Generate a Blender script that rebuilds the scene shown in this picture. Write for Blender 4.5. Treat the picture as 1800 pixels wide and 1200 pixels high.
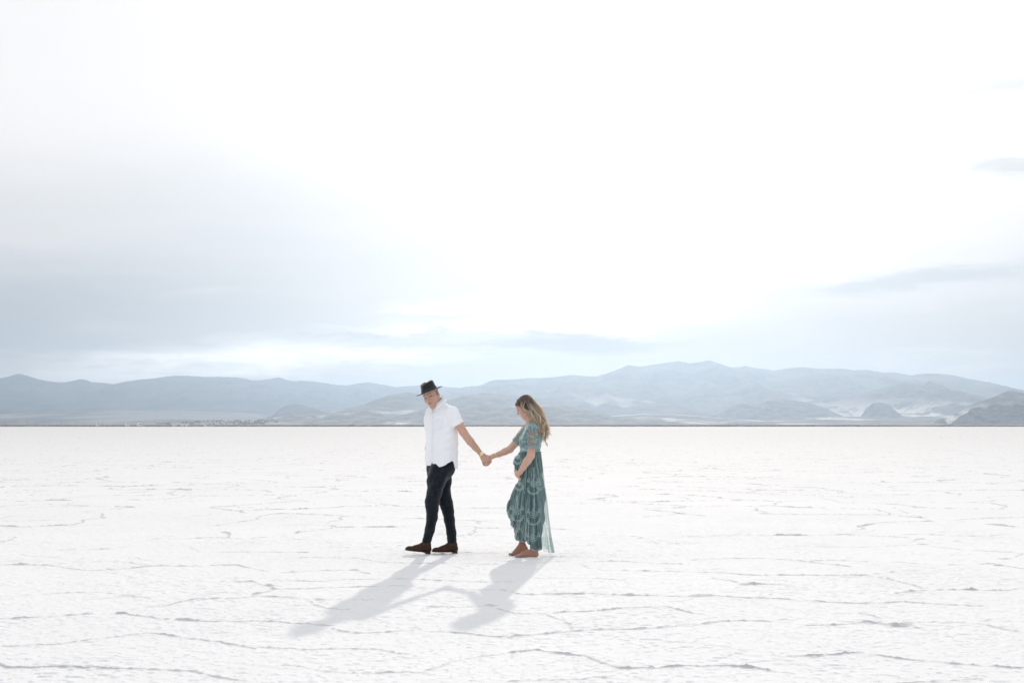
import bpy, math, random
import numpy as np
from mathutils import Vector, Matrix

scene = bpy.context.scene
for _o in list(bpy.data.objects):
    bpy.data.objects.remove(_o)

# ------------------------------------------------------------------ camera
CAM_H = 1.37          # eye height above the salt (m)
FPX = 2500.0          # focal length in photo pixels (1800 px wide frame, 50 mm on 36 mm)
HZ = 748.0            # horizon row in the photo
cam = bpy.data.cameras.new("camera")
cam.lens = 50.0
cam.sensor_width = 36.0
cam.sensor_fit = 'HORIZONTAL'
cam.shift_y = (HZ - 600.0) / 1800.0
cam.clip_start = 0.1
cam.clip_end = 200000.0
cam.dof.use_dof = False
cam_ob = bpy.data.objects.new("camera", cam)
scene.collection.objects.link(cam_ob)
cam_ob.location = (0, 0, CAM_H)
cam_ob.rotation_euler = (math.radians(90), 0, 0)
scene.camera = cam_ob

# ------------------------------------------------------------------ exposure
EXPO = 0.80
scene.view_settings.view_transform = 'Standard'
scene.view_settings.look = 'None'
scene.view_settings.exposure = EXPO
scene.view_settings.gamma = 1.0
scene.view_settings.use_curve_mapping = False
scene.render.engine = 'CYCLES'
scene.cycles.use_denoising = True
try:
    scene.cycles.denoiser = 'OPENIMAGEDENOISE'
except Exception:
    pass
scene.cycles.transparent_max_bounces = 24
scene.cycles.max_bounces = 10
scene.cycles.diffuse_bounces = 4

# ------------------------------------------------------------------ sun + sky
SUN_EL = 17.2
SUN_AZ = 5.1          # degrees to the right of straight ahead (+Y)
sun = bpy.data.lights.new("sun", 'SUN')
sun.energy = 2.05
sun.angle = math.radians(0.8)
sun.color = (1.0, 0.92, 0.83)
sun_ob = bpy.data.objects.new("sun", sun)
scene.collection.objects.link(sun_ob)
_sd = Vector((math.sin(math.radians(SUN_AZ)) * math.cos(math.radians(SUN_EL)),
              math.cos(math.radians(SUN_AZ)) * math.cos(math.radians(SUN_EL)),
              math.sin(math.radians(SUN_EL))))
sun_ob.rotation_euler = (-_sd).to_track_quat('-Z', 'Y').to_euler()
sun_ob.location = (_sd * 50)

world = bpy.data.worlds.new("World")
scene.world = world
world.use_nodes = True
WT = world.node_tree
WT.nodes.clear()


class NG:
    """tiny helper to write node maths"""
    def __init__(s, tree):
        s.t = tree

    def n(s, typ, **kw):
        nd = s.t.nodes.new(typ)
        for k, v in kw.items():
            setattr(nd, k, v)
        return nd

    def link(s, a, b):
        s.t.links.new(a, b)

    def put(s, sock, v):
        if isinstance(v, bpy.types.NodeSocket):
            s.t.links.new(v, sock)
        else:
            sock.default_value = v

    def m(s, op, a, b=0.0, c=0.0, clamp=False):
        nd = s.n('ShaderNodeMath', operation=op)
        nd.use_clamp = clamp
        s.put(nd.inputs[0], a)
        s.put(nd.inputs[1], b)
        s.put(nd.inputs[2], c)
        return nd.outputs[0]

    def smooth(s, v, a, b, lo=0.0, hi=1.0):
        nd = s.n('ShaderNodeMapRange', interpolation_type='SMOOTHSTEP')
        s.put(nd.inputs['Value'], v)
        nd.inputs['From Min'].default_value = a
        nd.inputs['From Max'].default_value = b
        nd.inputs['To Min'].default_value = lo
        nd.inputs['To Max'].default_value = hi
        return nd.outputs['Result']

    def mix(s, f, a, b):
        nd = s.n('ShaderNodeMix', data_type='RGBA')
        s.put(nd.inputs[0], f)
        s.put(nd.inputs[6], a)
        s.put(nd.inputs[7], b)
        return nd.outputs[2]

    def noise(s, vec, scale, detail=4.0, rough=0.5, dist=0.0, lac=2.0):
        nd = s.n('ShaderNodeTexNoise')
        if vec is not None:
            s.link(vec, nd.inputs['Vector'])
        nd.inputs['Scale'].default_value = scale
        nd.inputs['Detail'].default_value = detail
        nd.inputs['Roughness'].default_value = rough
        nd.inputs['Distortion'].default_value = dist
        nd.inputs['Lacunarity'].default_value = lac
        return nd.outputs['Fac']

    def comb(s, x, y, z):
        nd = s.n('ShaderNodeCombineXYZ')
        s.put(nd.inputs[0], x)
        s.put(nd.inputs[1], y)
        s.put(nd.inputs[2], z)
        return nd.outputs[0]


def build_world():
    g = NG(WT)
    sky = g.n('ShaderNodeTexSky', sky_type='NISHITA')
    sky.sun_disc = False
    sky.sun_elevation = math.radians(SUN_EL)
    sky.sun_rotation = math.radians(SUN_AZ)
    sky.altitude = 1300
    sky.air_density = 1.0
    sky.dust_density = 2.0
    tc = g.n('ShaderNodeTexCoord')
    sep = g.n('ShaderNodeSeparateXYZ')
    g.link(tc.outputs['Generated'], sep.inputs[0])
    X, Y, Z = sep.outputs
    # azimuth (from +Y towards +X) and elevation in degrees
    az = g.m('MULTIPLY', g.m('ARCTAN2', X, Y), 57.29578)
    el = g.m('MULTIPLY', g.m('ARCSINE', Z), 57.29578)
    # cloud sheet coordinates: flattened towards the horizon
    cz = g.m('MAXIMUM', g.m('ADD', Z, 0.10), 0.04)
    sv = g.comb(g.m('DIVIDE', X, cz), g.m('DIVIDE', Y, cz), 3.0)
    st = g.comb(g.m('MULTIPLY', az, 0.10), g.m('MULTIPLY', el, 0.55), 7.7)
    n1 = g.noise(sv, 0.9, 6, 0.55, 0.6)
    n2 = g.noise(st, 1.0, 7, 0.62, 0.5)
    n3 = g.noise(st, 3.3, 6, 0.6, 0.2)
    # distorted coordinates for cloud edges
    daz = g.m('ADD', az, g.m('MULTIPLY', g.m('SUBTRACT', n2, 0.5), 9.0))
    del_ = g.m('ADD', el, g.m('ADD', g.m('MULTIPLY', g.m('SUBTRACT', n3, 0.5), 1.3),
                               g.m('MULTIPLY', g.m('SUBTRACT', n1, 0.5), 1.2)))

    def blob(px, py, wx, wy, slope, strength, soft=0.8):
        """bank of cloud around a direction; sizes in degrees"""
        a0 = math.degrees(math.atan((px - 900) / FPX))
        e0 = math.degrees(math.atan((HZ - py) / FPX))
        u = g.m('SUBTRACT', daz, a0)
        v = g.m('SUBTRACT', del_, e0)
        v = g.m('SUBTRACT', v, g.m('MULTIPLY', u, slope))
        d = g.m('ADD', g.m('POWER', g.m('ABSOLUTE', g.m('DIVIDE', u, wx)), 2.0),
                g.m('POWER', g.m('ABSOLUTE', g.m('DIVIDE', v, wy)), 2.0))
        d = g.m('SQRT', d)
        return g.smooth(d, 1.0 + soft, 1.0 - soft, 0.0, strength)

    # angular distance to the sun -> veil brightness
    dot = g.n('ShaderNodeVectorMath', operation='DOT_PRODUCT')
    nrm = g.n('ShaderNodeVectorMath', operation='NORMALIZE')
    g.link(tc.outputs['Generated'], nrm.inputs[0])
    g.link(nrm.outputs[0], dot.inputs[0])
    dot.inputs[1].default_value = tuple(_sd)
    ang = g.m('MULTIPLY', g.m('ARCCOSINE', g.m('MINIMUM', dot.outputs['Value'], 0.99999)), 57.29578)
    glow = g.m('ADD', g.smooth(el, 3.0, 12.0, 0.0, 0.22), g.smooth(ang, 20, 3, 0.0, 0.50))
    K = 2.0 ** (-EXPO)

    def rgb(r, gg, b):
        return (r * K, gg * K, b * K, 1.0)
    # thin white overcast, cooler away from the sun
    base = g.mix(g.smooth(ang, 80, 35), rgb(0.73, 0.765, 0.815), rgb(0.82, 0.785, 0.77))
    patch = g.smooth(n1, 0.40, 0.72)
    base = g.mix(g.m('MULTIPLY', patch, 0.22), base, rgb(0.62, 0.70, 0.77))
    # visible banks: blue-grey bank low at the left, streaks low in the middle and right
    dark = blob(-60, 580, 9.3, 1.9, 0.060, 0.74, 0.8)
    dark2 = blob(480, 455, 13.5, 2.7, 0.03, 0.24, 0.9)
    dark3 = blob(300, 350, 13.0, 2.4, 0.03, 0.10, 0.9)
    streak = blob(850, 600, 7.4, 0.40, -0.005, 0.66, 0.40)
    streak2 = blob(760, 565, 1.9, 0.16, 0.02, 0.36, 0.5)
    streak3 = blob(1060, 523, 1.3, 0.17, 0.0, 0.22, 0.5)
    streak4 = blob(1620, 497, 3.6, 0.28, 0.085, 0.20, 0.4)
    streak5 = blob(1775, 322, 1.9, 0.26, 0.02, 0.13, 0.85)
    streak6 = blob(1765, 186, 1.8, 0.18, 0.01, 0.11, 0.85)
    mid = blob(790, 600, 6.6, 0.60, -0.01, 0.20, 0.30)
    mid2 = blob(900, 625, 8.0, 0.85, 0.0, 0.30, 0.7)
    mid3 = blob(640, 584, 3.6, 0.24, 0.03, 0.35, 0.4)
    low = blob(700, 690, 34.0, 0.75, 0.0, 0.42, 0.8)
    right = blob(1600, 640, 12.5, 2.2, 0.0, 0.80, 0.75)
    right2 = blob(1600, 502, 5.6, 0.42, 0.075, 0.36, 0.6)
    right3 = blob(1790, 320, 2.3, 0.36, 0.0, 0.34, 0.7)
    right4 = blob(1770, 178, 2.2, 0.25, 0.0, 0.26, 0.7)
    right5 = blob(1080, 520, 2.6, 0.28, 0.0, 0.20, 0.7)
    tot = dark
    warm = g.m('MINIMUM', g.m('ADD', right, g.m('MULTIPLY', low, 0.6)), 1.0)
    for b_ in (dark2, dark3, mid, mid2, mid3, g.m('MULTIPLY', low, 0.4), right2, right3, right4, right5):
        tot = g.m('ADD', tot, b_)
    tot = g.m('MULTIPLY', tot, g.smooth(n2, 0.15, 0.75, 0.80, 1.18))
    tot = g.m('MINIMUM', tot, 1.25)
    # bright slit under the left bank
    slit = blob(470, 628, 15.0, 0.75, 0.11, 1.0, 0.6)
    slit2 = blob(960, 540, 5.5, 0.45, 0.01, 0.7, 0.7)
    slit = g.m('MULTIPLY', g.m('MAXIMUM', slit, slit2), g.smooth(n3, 0.25, 0.6, 0.35, 1.0))
    tot = g.m('MULTIPLY', tot, g.m('SUBTRACT', 1.0, g.m('MULTIPLY', slit, 0.90)))
    glow = g.m('ADD', glow, g.m("MULTIPLY", slit, 1.0))
    col = g.mix(tot, base, rgb(0.48, 0.515, 0.55))
    col = g.mix(g.m('MULTIPLY', warm, 0.85), col, rgb(0.50, 0.465, 0.43))
    st = streak
    for b_ in (streak2, streak3, streak4, streak5, streak6):
        st = g.m('MAXIMUM', st, b_)
    col = g.mix(st, col, rgb(0.20, 0.23, 0.26))
    glow = g.m('MULTIPLY', glow, g.m('SUBTRACT', 1.0, g.m('MULTIPLY', st, 0.9)))
    gl = g.n('ShaderNodeVectorMath', operation='SCALE')
    gl.inputs[0].default_value = (K * 1.0, K * 0.955, K * 0.90)
    g.link(g.m('MULTIPLY', glow, g.m('SUBTRACT', 1.0, g.m('MINIMUM', g.m('ADD', tot, warm), 1.0))), gl.inputs['Scale'])
    addv = g.n('ShaderNodeVectorMath', operation='ADD')
    g.link(col, addv.inputs[0])
    g.link(gl.outputs[0], addv.inputs[1])
    # cloud cover over the Nishita sky
    cover = g.smooth(n1, 0.20, 0.45, 0.90, 0.98)
    bg1 = g.n('ShaderNodeBackground')
    g.link(sky.outputs[0], bg1.inputs[0])
    bg1.inputs[1].default_value = 0.10
    bg2 = g.n('ShaderNodeBackground')
    g.link(addv.outputs[0], bg2.inputs[0])
    bg2.inputs[1].default_value = SKY_GAIN
    ms = g.n('ShaderNodeMixShader')
    g.link(cover, ms.inputs[0])
    g.link(bg1.outputs[0], ms.inputs[1])
    g.link(bg2.outputs[0], ms.inputs[2])
    out = g.n('ShaderNodeOutputWorld')
    g.link(ms.outputs[0], out.inputs[0])


SKY_GAIN = 1.0
build_world()

# ------------------------------------------------------------------ helpers
COL = scene.collection


def PX(px, py, Yd):
    """photo pixel on the plane at depth Yd -> world point"""
    return np.array([(px - 900.0) / FPX * Yd, Yd, CAM_H - (py - HZ) / FPX * Yd])


def mesh_np(name, verts, faces, smooth=True, col=None, uv=None):
    """verts (N,3), faces (M,4) or (M,3) arrays (or list of such arrays)"""
    me = bpy.data.meshes.new(name)
    verts = np.asarray(verts, dtype=np.float32)
    if not isinstance(faces, list):
        faces = [faces]
    faces = [np.asarray(f, dtype=np.int32) for f in faces if len(f)]
    nl = sum(f.size for f in faces)
    nf = sum(len(f) for f in faces)
    me.vertices.add(len(verts))
    me.vertices.foreach_set('co', verts.ravel())
    me.loops.add(nl)
    me.loops.foreach_set('vertex_index', np.concatenate([f.ravel() for f in faces]))
    me.polygons.add(nf)
    starts, tot, o = [], [], 0
    for f in faces:
        k = f.shape[1]
        starts.append(o + np.arange(len(f), dtype=np.int32) * k)
        tot.append(np.full(len(f), k, dtype=np.int32))
        o += f.size
    me.polygons.foreach_set('loop_start', np.concatenate(starts))
    me.polygons.foreach_set('loop_total', np.concatenate(tot))
    me.polygons.foreach_set('use_smooth', np.full(nf, smooth, dtype=bool))
    me.update(calc_edges=True)
    if col is not None:
        ca = me.color_attributes.new('Col', 'FLOAT_COLOR', 'POINT')
        c4 = np.ones((len(verts), 4), dtype=np.float32)
        c4[:, :3] = col
        ca.data.foreach_set('color', c4.ravel())
    me.validate()
    return me


def link(name, me, mat=None, parent=None, label=None, cat=None, group=None, kind=None):
    o = bpy.data.objects.new(name, me)
    COL.objects.link(o)
    if mat is not None and me is not None:
        me.materials.append(mat)
    if parent is not None:
        o.parent = parent
        o.matrix_parent_inverse = Matrix.Translation(-Vector(world_loc(parent)))
    if label:
        o['label'] = label
    if cat:
        o['category'] = cat
    if group:
        o['group'] = group
    if kind:
        o['kind'] = kind
    return o


def world_loc(o):
    # parents here never rotate or scale; location chain is enough
    v = Vector(o.location)
    if o.parent is not None:
        v = v + Vector(world_loc(o.parent)) + o.matrix_parent_inverse.to_translation()
    return v


def new_mat(name):
    m = bpy.data.materials.new(name)
    m.use_nodes = True
    m.node_tree.nodes.clear()
    return m, NG(m.node_tree)


def principled(g, **kw):
    p = g.n('ShaderNodeBsdfPrincipled')
    for k, v in kw.items():
        g.put(p.inputs[k.replace('_', ' ')], v)
    return p


def simple_mat(name, color, rough=0.6, metal=0.0, noise_scale=None, noise_amt=0.15, bump=0.0, bump_scale=None,
               spec=0.5):
    m, g = new_mat(name)
    c = (color[0], color[1], color[2], 1.0)
    tc = g.n('ShaderNodeTexCoord')
    if noise_scale:
        f = g.noise(tc.outputs['Object'], noise_scale, 5, 0.6)
        c = g.mix(g.smooth(f, 0.3, 0.7), tuple(v * (1 - noise_amt) for v in color) + (1,),
                  tuple(min(1, v * (1 + noise_amt)) for v in color) + (1,))
    p = principled(g, Base_Color=c, Roughness=rough, Metallic=metal)
    p.inputs['Specular IOR Level'].default_value = spec
    if bump:
        b = g.n('ShaderNodeBump')
        b.inputs['Strength'].default_value = bump
        b.inputs['Distance'].default_value = 0.01
        g.link(g.noise(tc.outputs['Object'], bump_scale or 60, 4, 0.6), b.inputs['Height'])
        g.link(b.outputs[0], p.inputs['Normal'])
    o = g.n('ShaderNodeOutputMaterial')
    g.link(p.outputs[0], o.inputs[0])
    return m


def _hash(ix, iy, seed):
    h = (ix.astype(np.int64) * 374761393 + iy.astype(np.int64) * 668265263 + seed * 2147483647 + seed * 9176) & 0xFFFFFFFF
    h = ((h ^ (h >> 13)) * 1274126177) & 0xFFFFFFFF
    h = ((h ^ (h >> 16)) * 2246822519) & 0xFFFFFFFF
    h = h ^ (h >> 15)
    return (h & 0xFFFFFF).astype(np.float32) / float(0xFFFFFF)


def vnoise(x, y, seed=0):
    """value noise, 0..1"""
    fx = np.floor(x)
    fy = np.floor(y)
    tx = (x - fx).astype(np.float32)
    ty = (y - fy).astype(np.float32)
    tx = tx * tx * (3 - 2 * tx)
    ty = ty * ty * (3 - 2 * ty)
    ix = fx.astype(np.int64)
    iy = fy.astype(np.int64)
    a = _hash(ix, iy, seed)
    b = _hash(ix + 1, iy, seed)
    c = _hash(ix, iy + 1, seed)
    d = _hash(ix + 1, iy + 1, seed)
    return (a * (1 - tx) + b * tx) * (1 - ty) + (c * (1 - tx) + d * tx) * ty


def fbm(x, y, seed=0, octs=4, gain=0.5, lac=2.03):
    s = np.zeros(np.shape(x), dtype=np.float32)
    a, t = 1.0, 0.0
    for i in range(octs):
        s += a * vnoise(x, y, seed + i * 17)
        t += a
        a *= gain
        x = x * lac + 13.7
        y = y * lac + 5.1
    return s / t


def sstep(a, b, v):
    t = np.clip((v - a) / (b - a), 0, 1)
    return t * t * (3 - 2 * t)


# ------------------------------------------------------------------ salt flat
# pressure ridges traced on the ground plane, as strips of (x, y) in quarter pixels of four 450x300 windows
_W = [(0, 900), (450, 900), (900, 900), (1350, 900)]
RIDGES = [
 (0, 1.5, [(0,372),(150,370),(320,375),(430,385),(520,400),(620,412),(720,408),(850,400),(960,392),(1060,382),(1170,377),(1300,380),(1450,376),(1640,370),(1700,378),(1800,400)]),
 (1, 1.2, [(0,400),(60,412),(110,415)]), (1, 1.0, [(200,423),(330,418),(480,410),(690,406),(720,412),(790,430)]),
 (0, .9, [(420,366),(560,352),(700,346),(810,342),(900,348),(1000,364),(1075,380)]),
 (0, .7, [(720,418),(860,438),(940,458)]),
 (0, .8, [(0,592),(200,582),(420,572),(670,563),(760,572),(860,582),(960,597),(1060,612)]),
 (0, 1.1, [(1060,665),(1180,660),(1280,630),(1400,615),(1580,608),(1680,606),(1800,598)]),
 (1, 1.0, [(0,595),(170,600),(350,610),(480,618),(620,614),(840,616)]),
 (1, 1.3, [(0,490),(60,510),(110,522),(145,545),(100,555),(0,578)]),
 (1, 1.0, [(145,545),(250,542),(450,535),(700,525),(880,522),(1050,520)]),
 (1, .9, [(1100,524),(1200,532),(1400,540),(1600,545),(1720,548),(1800,565)]),
 (2, 1.1, [(0,565),(70,578),(130,578),(350,576),(580,576),(800,584),(1000,585),(1280,596)]),
 (0, 1.7, [(0,748),(200,742),(420,735),(500,728),(600,718)]), (0, .6, [(600,718),(820,712)]),
 (0, 1.5, [(830,712),(870,714),(1000,735),(1100,750),(1180,755)]),
 (0, 1.2, [(1240,758),(1300,762),(1450,770),(1650,770),(1800,764)]),
 (1, 1.1, [(0,762),(200,770),(380,788),(550,794)]), (1, 1.1, [(560,815),(590,835),(740,848),(900,840),(1080,830),(1300,833),(1480,845),(1640,865),(1800,872)]),
 (2, 1.5, [(0,868),(150,858),(300,845),(440,830),(600,822),(800,820),(950,815)]), (2, 1.0, [(950,815),(1080,800),(1300,788),(1460,770),(1620,768),(1800,766)]),
 (3, .8, [(0,770),(150,775)]), (3, 1.2, [(250,800),(420,793),(560,785),(700,775),(800,785),(920,795),(1060,815)]), (3, .7, [(1060,815),(1200,850),(1300,880)]),
 (0, .9, [(0,940),(180,935),(400,930),(520,912),(700,890),(880,868),(1030,848)]), (0, 1.2, [(1050,850),(1150,860),(1250,876),(1400,890),(1550,910),(1700,940),(1780,958)]),
 (1, .9, [(0,942),(150,952),(360,965),(560,960),(700,966),(870,968),(1000,990),(1080,1000)]),
 (0, 1.5, [(-40,1050),(0,1065),(50,1085),(200,1092),(440,1088),(660,1096),(860,1103),(1000,1100),(1160,1108)]), (0, 1.0, [(1160,1108),(1330,1115),(1450,1140),(1600,1165),(1720,1180)]),
 (1, .8, [(150,1068),(340,1088),(480,1110),(680,1125),(900,1130),(1200,1122),(1280,1090),(1400,1050),(1550,1025),(1700,1000),(1800,985)]),
 (2, 1.3, [(0,985),(160,968),(320,988),(500,1010),(600,1055),(700,1080),(800,1103),(1000,1095),(1160,1085),(1330,1083),(1490,1075),(1600,1085),(1660,1088),(1800,1108)]),
 (3, .8, [(0,1110),(190,1135)]), (2, .8, [(0,1185),(250,1178),(510,1168),(630,1162),(780,1128)]),
 (1, .8, [(0,82),(200,86),(350,84)]), (1, 1.2, [(30,135),(120,148),(200,178),(320,190),(400,204),(480,206),(540,218)]),
 (1, .9, [(510,246),(700,250),(820,250),(900,240),(1050,232)]), (1, .9, [(0,280),(180,280),(360,282)]),
 (1, 1.0, [(60,330),(200,325),(380,318),(560,320),(700,322),(820,340),(940,352),(1150,360),(1400,356),(1600,364),(1800,362)]),
 (2, 1.0, [(0,358),(100,360),(300,348),(420,352),(520,350),(700,342),(800,344),(900,352),(1000,356),(1200,362)]),
 (1, .9, [(180,488),(440,485),(640,472),(860,468),(1100,470),(1400,482),(1600,490),(1800,490)]), (2, 1.0, [(0,475),(150,462),(380,462),(600,462),(700,468),(800,475)]),
 (1, .9, [(380,625),(440,660),(500,680),(640,690)]), (1, 1.0, [(1180,670),(1440,668),(1640,658),(1700,680),(1760,700),(1800,712)]), (1, .6, [(1640,658),(1800,640)]),
 (2, .9, [(0,712),(220,712),(280,738),(400,778),(440,826)]), (1, .9, [(1430,285),(1600,285),(1780,284)]), (2, .8, [(250,308),(330,312),(450,316),(600,318)]),
 (2, .8, [(340,234),(480,234),(580,230)]), (2, 1.0, [(480,368),(560,395),(660,412),(780,410),(1000,415),(1250,420),(1480,426),(1650,440),(1800,445)]),
 (2, 1.0, [(740,180),(860,205),(1050,218),(1200,222),(1380,216),(1500,200),(1650,170),(1800,164)]), (2, .9, [(740,178),(820,160),(1000,152),(1270,142),(1450,150),(1600,160)]),
 (2, 1.0, [(280,115),(450,115),(700,112)]), (2, 1.0, [(570,166),(700,168),(740,178)]),
 (2, .9, [(1230,340),(1400,328),(1560,323),(1780,324)]), (3, 1.0, [(0,325),(150,335),(260,345),(400,365),(500,377),(570,388)]),
 (2, 1.0, [(1400,465),(1520,480),(1640,505),(1700,508),(1800,510)]), (3, .7, [(0,510),(140,508)]), (2, .6, [(1560,550),(1620,520),(1680,508)]),
 (2, 1.3, [(1280,596),(1340,590),(1500,594),(1650,600),(1800,604)]),
 (3, 1.1, [(0,604),(120,608),(360,630),(500,640),(680,645),(770,648),(850,638),(950,632),(1100,642),(1300,655),(1500,662)]), (3, .6, [(1500,662),(1650,672),(1800,678)]),
 (2, .7, [(1100,625),(1180,628),(1280,600)]), (2, 1.2, [(300,710),(450,700),(600,690),(720,678),(880,668),(1070,662),(1150,675),(1250,708)]), (2, .7, [(1250,708),(1400,722)]),
 (2, .8, [(1100,905),(1280,915),(1350,915),(1430,938),(1580,962)]), (2, .6, [(1600,990),(1500,1020)]),
 (3, 1.2, [(0,440),(250,440),(450,445),(680,448),(760,458),(850,470),(930,490),(1020,512),(1100,540)]), (3, .7, [(680,440),(800,428),(940,414),(1080,414)]),
 (3, 1.0, [(320,345),(450,338),(600,345),(900,350),(1040,362),(1200,367),(1450,368),(1590,360),(1640,372),(1740,385),(1800,398)]), (3, 1.0, [(1640,330),(1720,318),(1800,295)]),
 (3, 1.5, [(890,572),(1000,560),(1150,552),(1300,548),(1440,545),(1580,552),(1700,550),(1800,535)]), (3, .9, [(640,704),(720,720),(800,742)]),
 (3, .8, [(950,775),(1100,775),(1200,772),(1400,775),(1480,782),(1560,798),(1660,820),(1760,840)]), (3, .6, [(1480,770),(1580,745),(1660,738)]),
 (3, 1.3, [(160,1015),(300,1010),(450,1000),(600,988),(740,1002),(880,1028),(1050,1045),(1180,1055),(1300,1070),(1500,1080),(1800,1090),(1860,1094)]),
 (3, .9, [(880,1200),(1250,1192),(1480,1175),(1520,1172)]),
 (3, 1.0, [(0,260),(60,258),(160,238),(300,240),(460,243),(600,246),(800,240),(1090,225),(1200,245),(1350,262),(1550,275),(1700,280),(1800,290)]),
 (3, .7, [(430,180),(560,195),(650,215),(860,225)]),
 (0, 1.0, [(0,128),(130,140),(400,138),(640,136),(690,138)]), (0, .7, [(690,142),(780,185),(870,205)]), (0, .8, [(0,218),(200,218)]), (0, .8, [(480,204),(700,202),(870,200)]),
 (0, .9, [(420,264),(640,262),(760,258),(880,244)]), (0, .8, [(1100,190),(1280,190),(1430,212),(1800,214)]), (0, .8, [(1020,232),(1270,230),(1340,240),(1400,275),(1800,280)]),
 (0, .7, [(150,292),(200,306),(370,316),(410,318)]), (0, .6, [(940,300),(1000,330),(1100,345),(1180,332)]), (0, .7, [(1000,488),(1400,488),(1800,490)]),
]
# lumps of salt heaved up on the ridges: window, x, y, size (m)
LUMPS = [(0,155,368,.075),(0,312,372,.06),(0,740,256,.08),(0,1070,102,.10),(0,600,718,.06),(0,870,714,.05),(0,500,728,.05),(0,1300,760,.06),
         (0,1760,486,.07),(0,1660,370,.06),(0,890,88,.06),(1,355,280,.06),(1,695,406,.05),(1,1190,472,.05),(1,1640,658,.06),(1,1105,812,.05),
         (1,105,520,.06),(1,130,543,.06),(1,200,178,.05),(1,1700,138,.06),(2,460,828,.05),(2,1340,588,.10),(2,1680,508,.10),(2,810,584,.05),
         (2,800,1103,.06),(2,1660,1088,.06),(2,585,46,.06),(2,780,62,.07),(2,1270,142,.06),(2,700,341,.05),(2,30,868,.05),(3,680,446,.08),
         (3,600,440,.05),(3,715,772,.08),(3,920,792,.10),(3,1435,543,.08),(3,1585,551,.05),(3,985,560,.06),(3,1090,225,.08),(3,1580,360,.06),
         (3,1630,372,.06),(3,1325,202,.09),(3,1000,153,.08),(3,940,183,.07),(3,715,636,.05),(3,85,752,.05),(3,360,630,.05),(3,360,171,.06),
         (3,1640,326,.05),(3,1300,1068,.05)]


def gpt(w, x, y):
    """ground point seen at a traced spot"""
    px = _W[w][0] + x / 4.0
    py = _W[w][1] + y / 4.0
    d = CAM_H * FPX / (py - HZ)
    return ((px - 900.0) / FPX * d, d)


def cell_edges(x, y, size, seed):
    """distance to the nearest polygon border, and an id-noise for that border"""
    u = x / size
    v = y / size
    iu = np.floor(u).astype(np.int64)
    iv = np.floor(v).astype(np.int64)
    f1 = np.full(u.shape, 1e9, dtype=np.float32)
    p1x = np.zeros(u.shape, dtype=np.float32)
    p1y = np.zeros(u.shape, dtype=np.float32)
    pts = []
    for a in (-1, 0, 1):
        for b in (-1, 0, 1):
            cx = iu + a
            cy = iv + b
            qx = (cx + 0.1 + 0.8 * _hash(cx, cy, seed)).astype(np.float32)
            qy = (cy + 0.1 + 0.8 * _hash(cx, cy, seed + 5)).astype(np.float32)
            d = (u - qx) ** 2 + (v - qy) ** 2
            k = d < f1
            f1 = np.where(k, d, f1)
            p1x = np.where(k, qx, p1x)
            p1y = np.where(k, qy, p1y)
            pts.append((qx, qy))
    best = np.full(u.shape, 1e9, dtype=np.float32)
    hid = np.zeros(u.shape, dtype=np.float32)
    for qx, qy in pts:
        dx = qx - p1x
        dy = qy - p1y
        L = np.sqrt(dx * dx + dy * dy)
        same = L < 1e-5
        L = np.where(same, 1, L)
        e = np.abs(((u - (p1x + qx) / 2) * dx + (v - (p1y + qy) / 2) * dy) / L)
        e = np.where(same, 1e9, e)
        k = e < best
        best = np.where(k, e, best)
        hv = np.modf(np.abs((qx + p1x) * 12.9898 + (qy + p1y) * 78.233) * 43.7)[0]
        hid = np.where(k, hv, hid)
    return best * size, hid


def ridge_shape(d, amp, jag):
    w = 0.010 + 0.011 * jag
    return amp * (0.0066 * np.exp(-(d / w) ** 2) * (0.45 + 1.1 * jag) + 0.0008 * np.exp(-(d / 0.10) ** 2))


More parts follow.
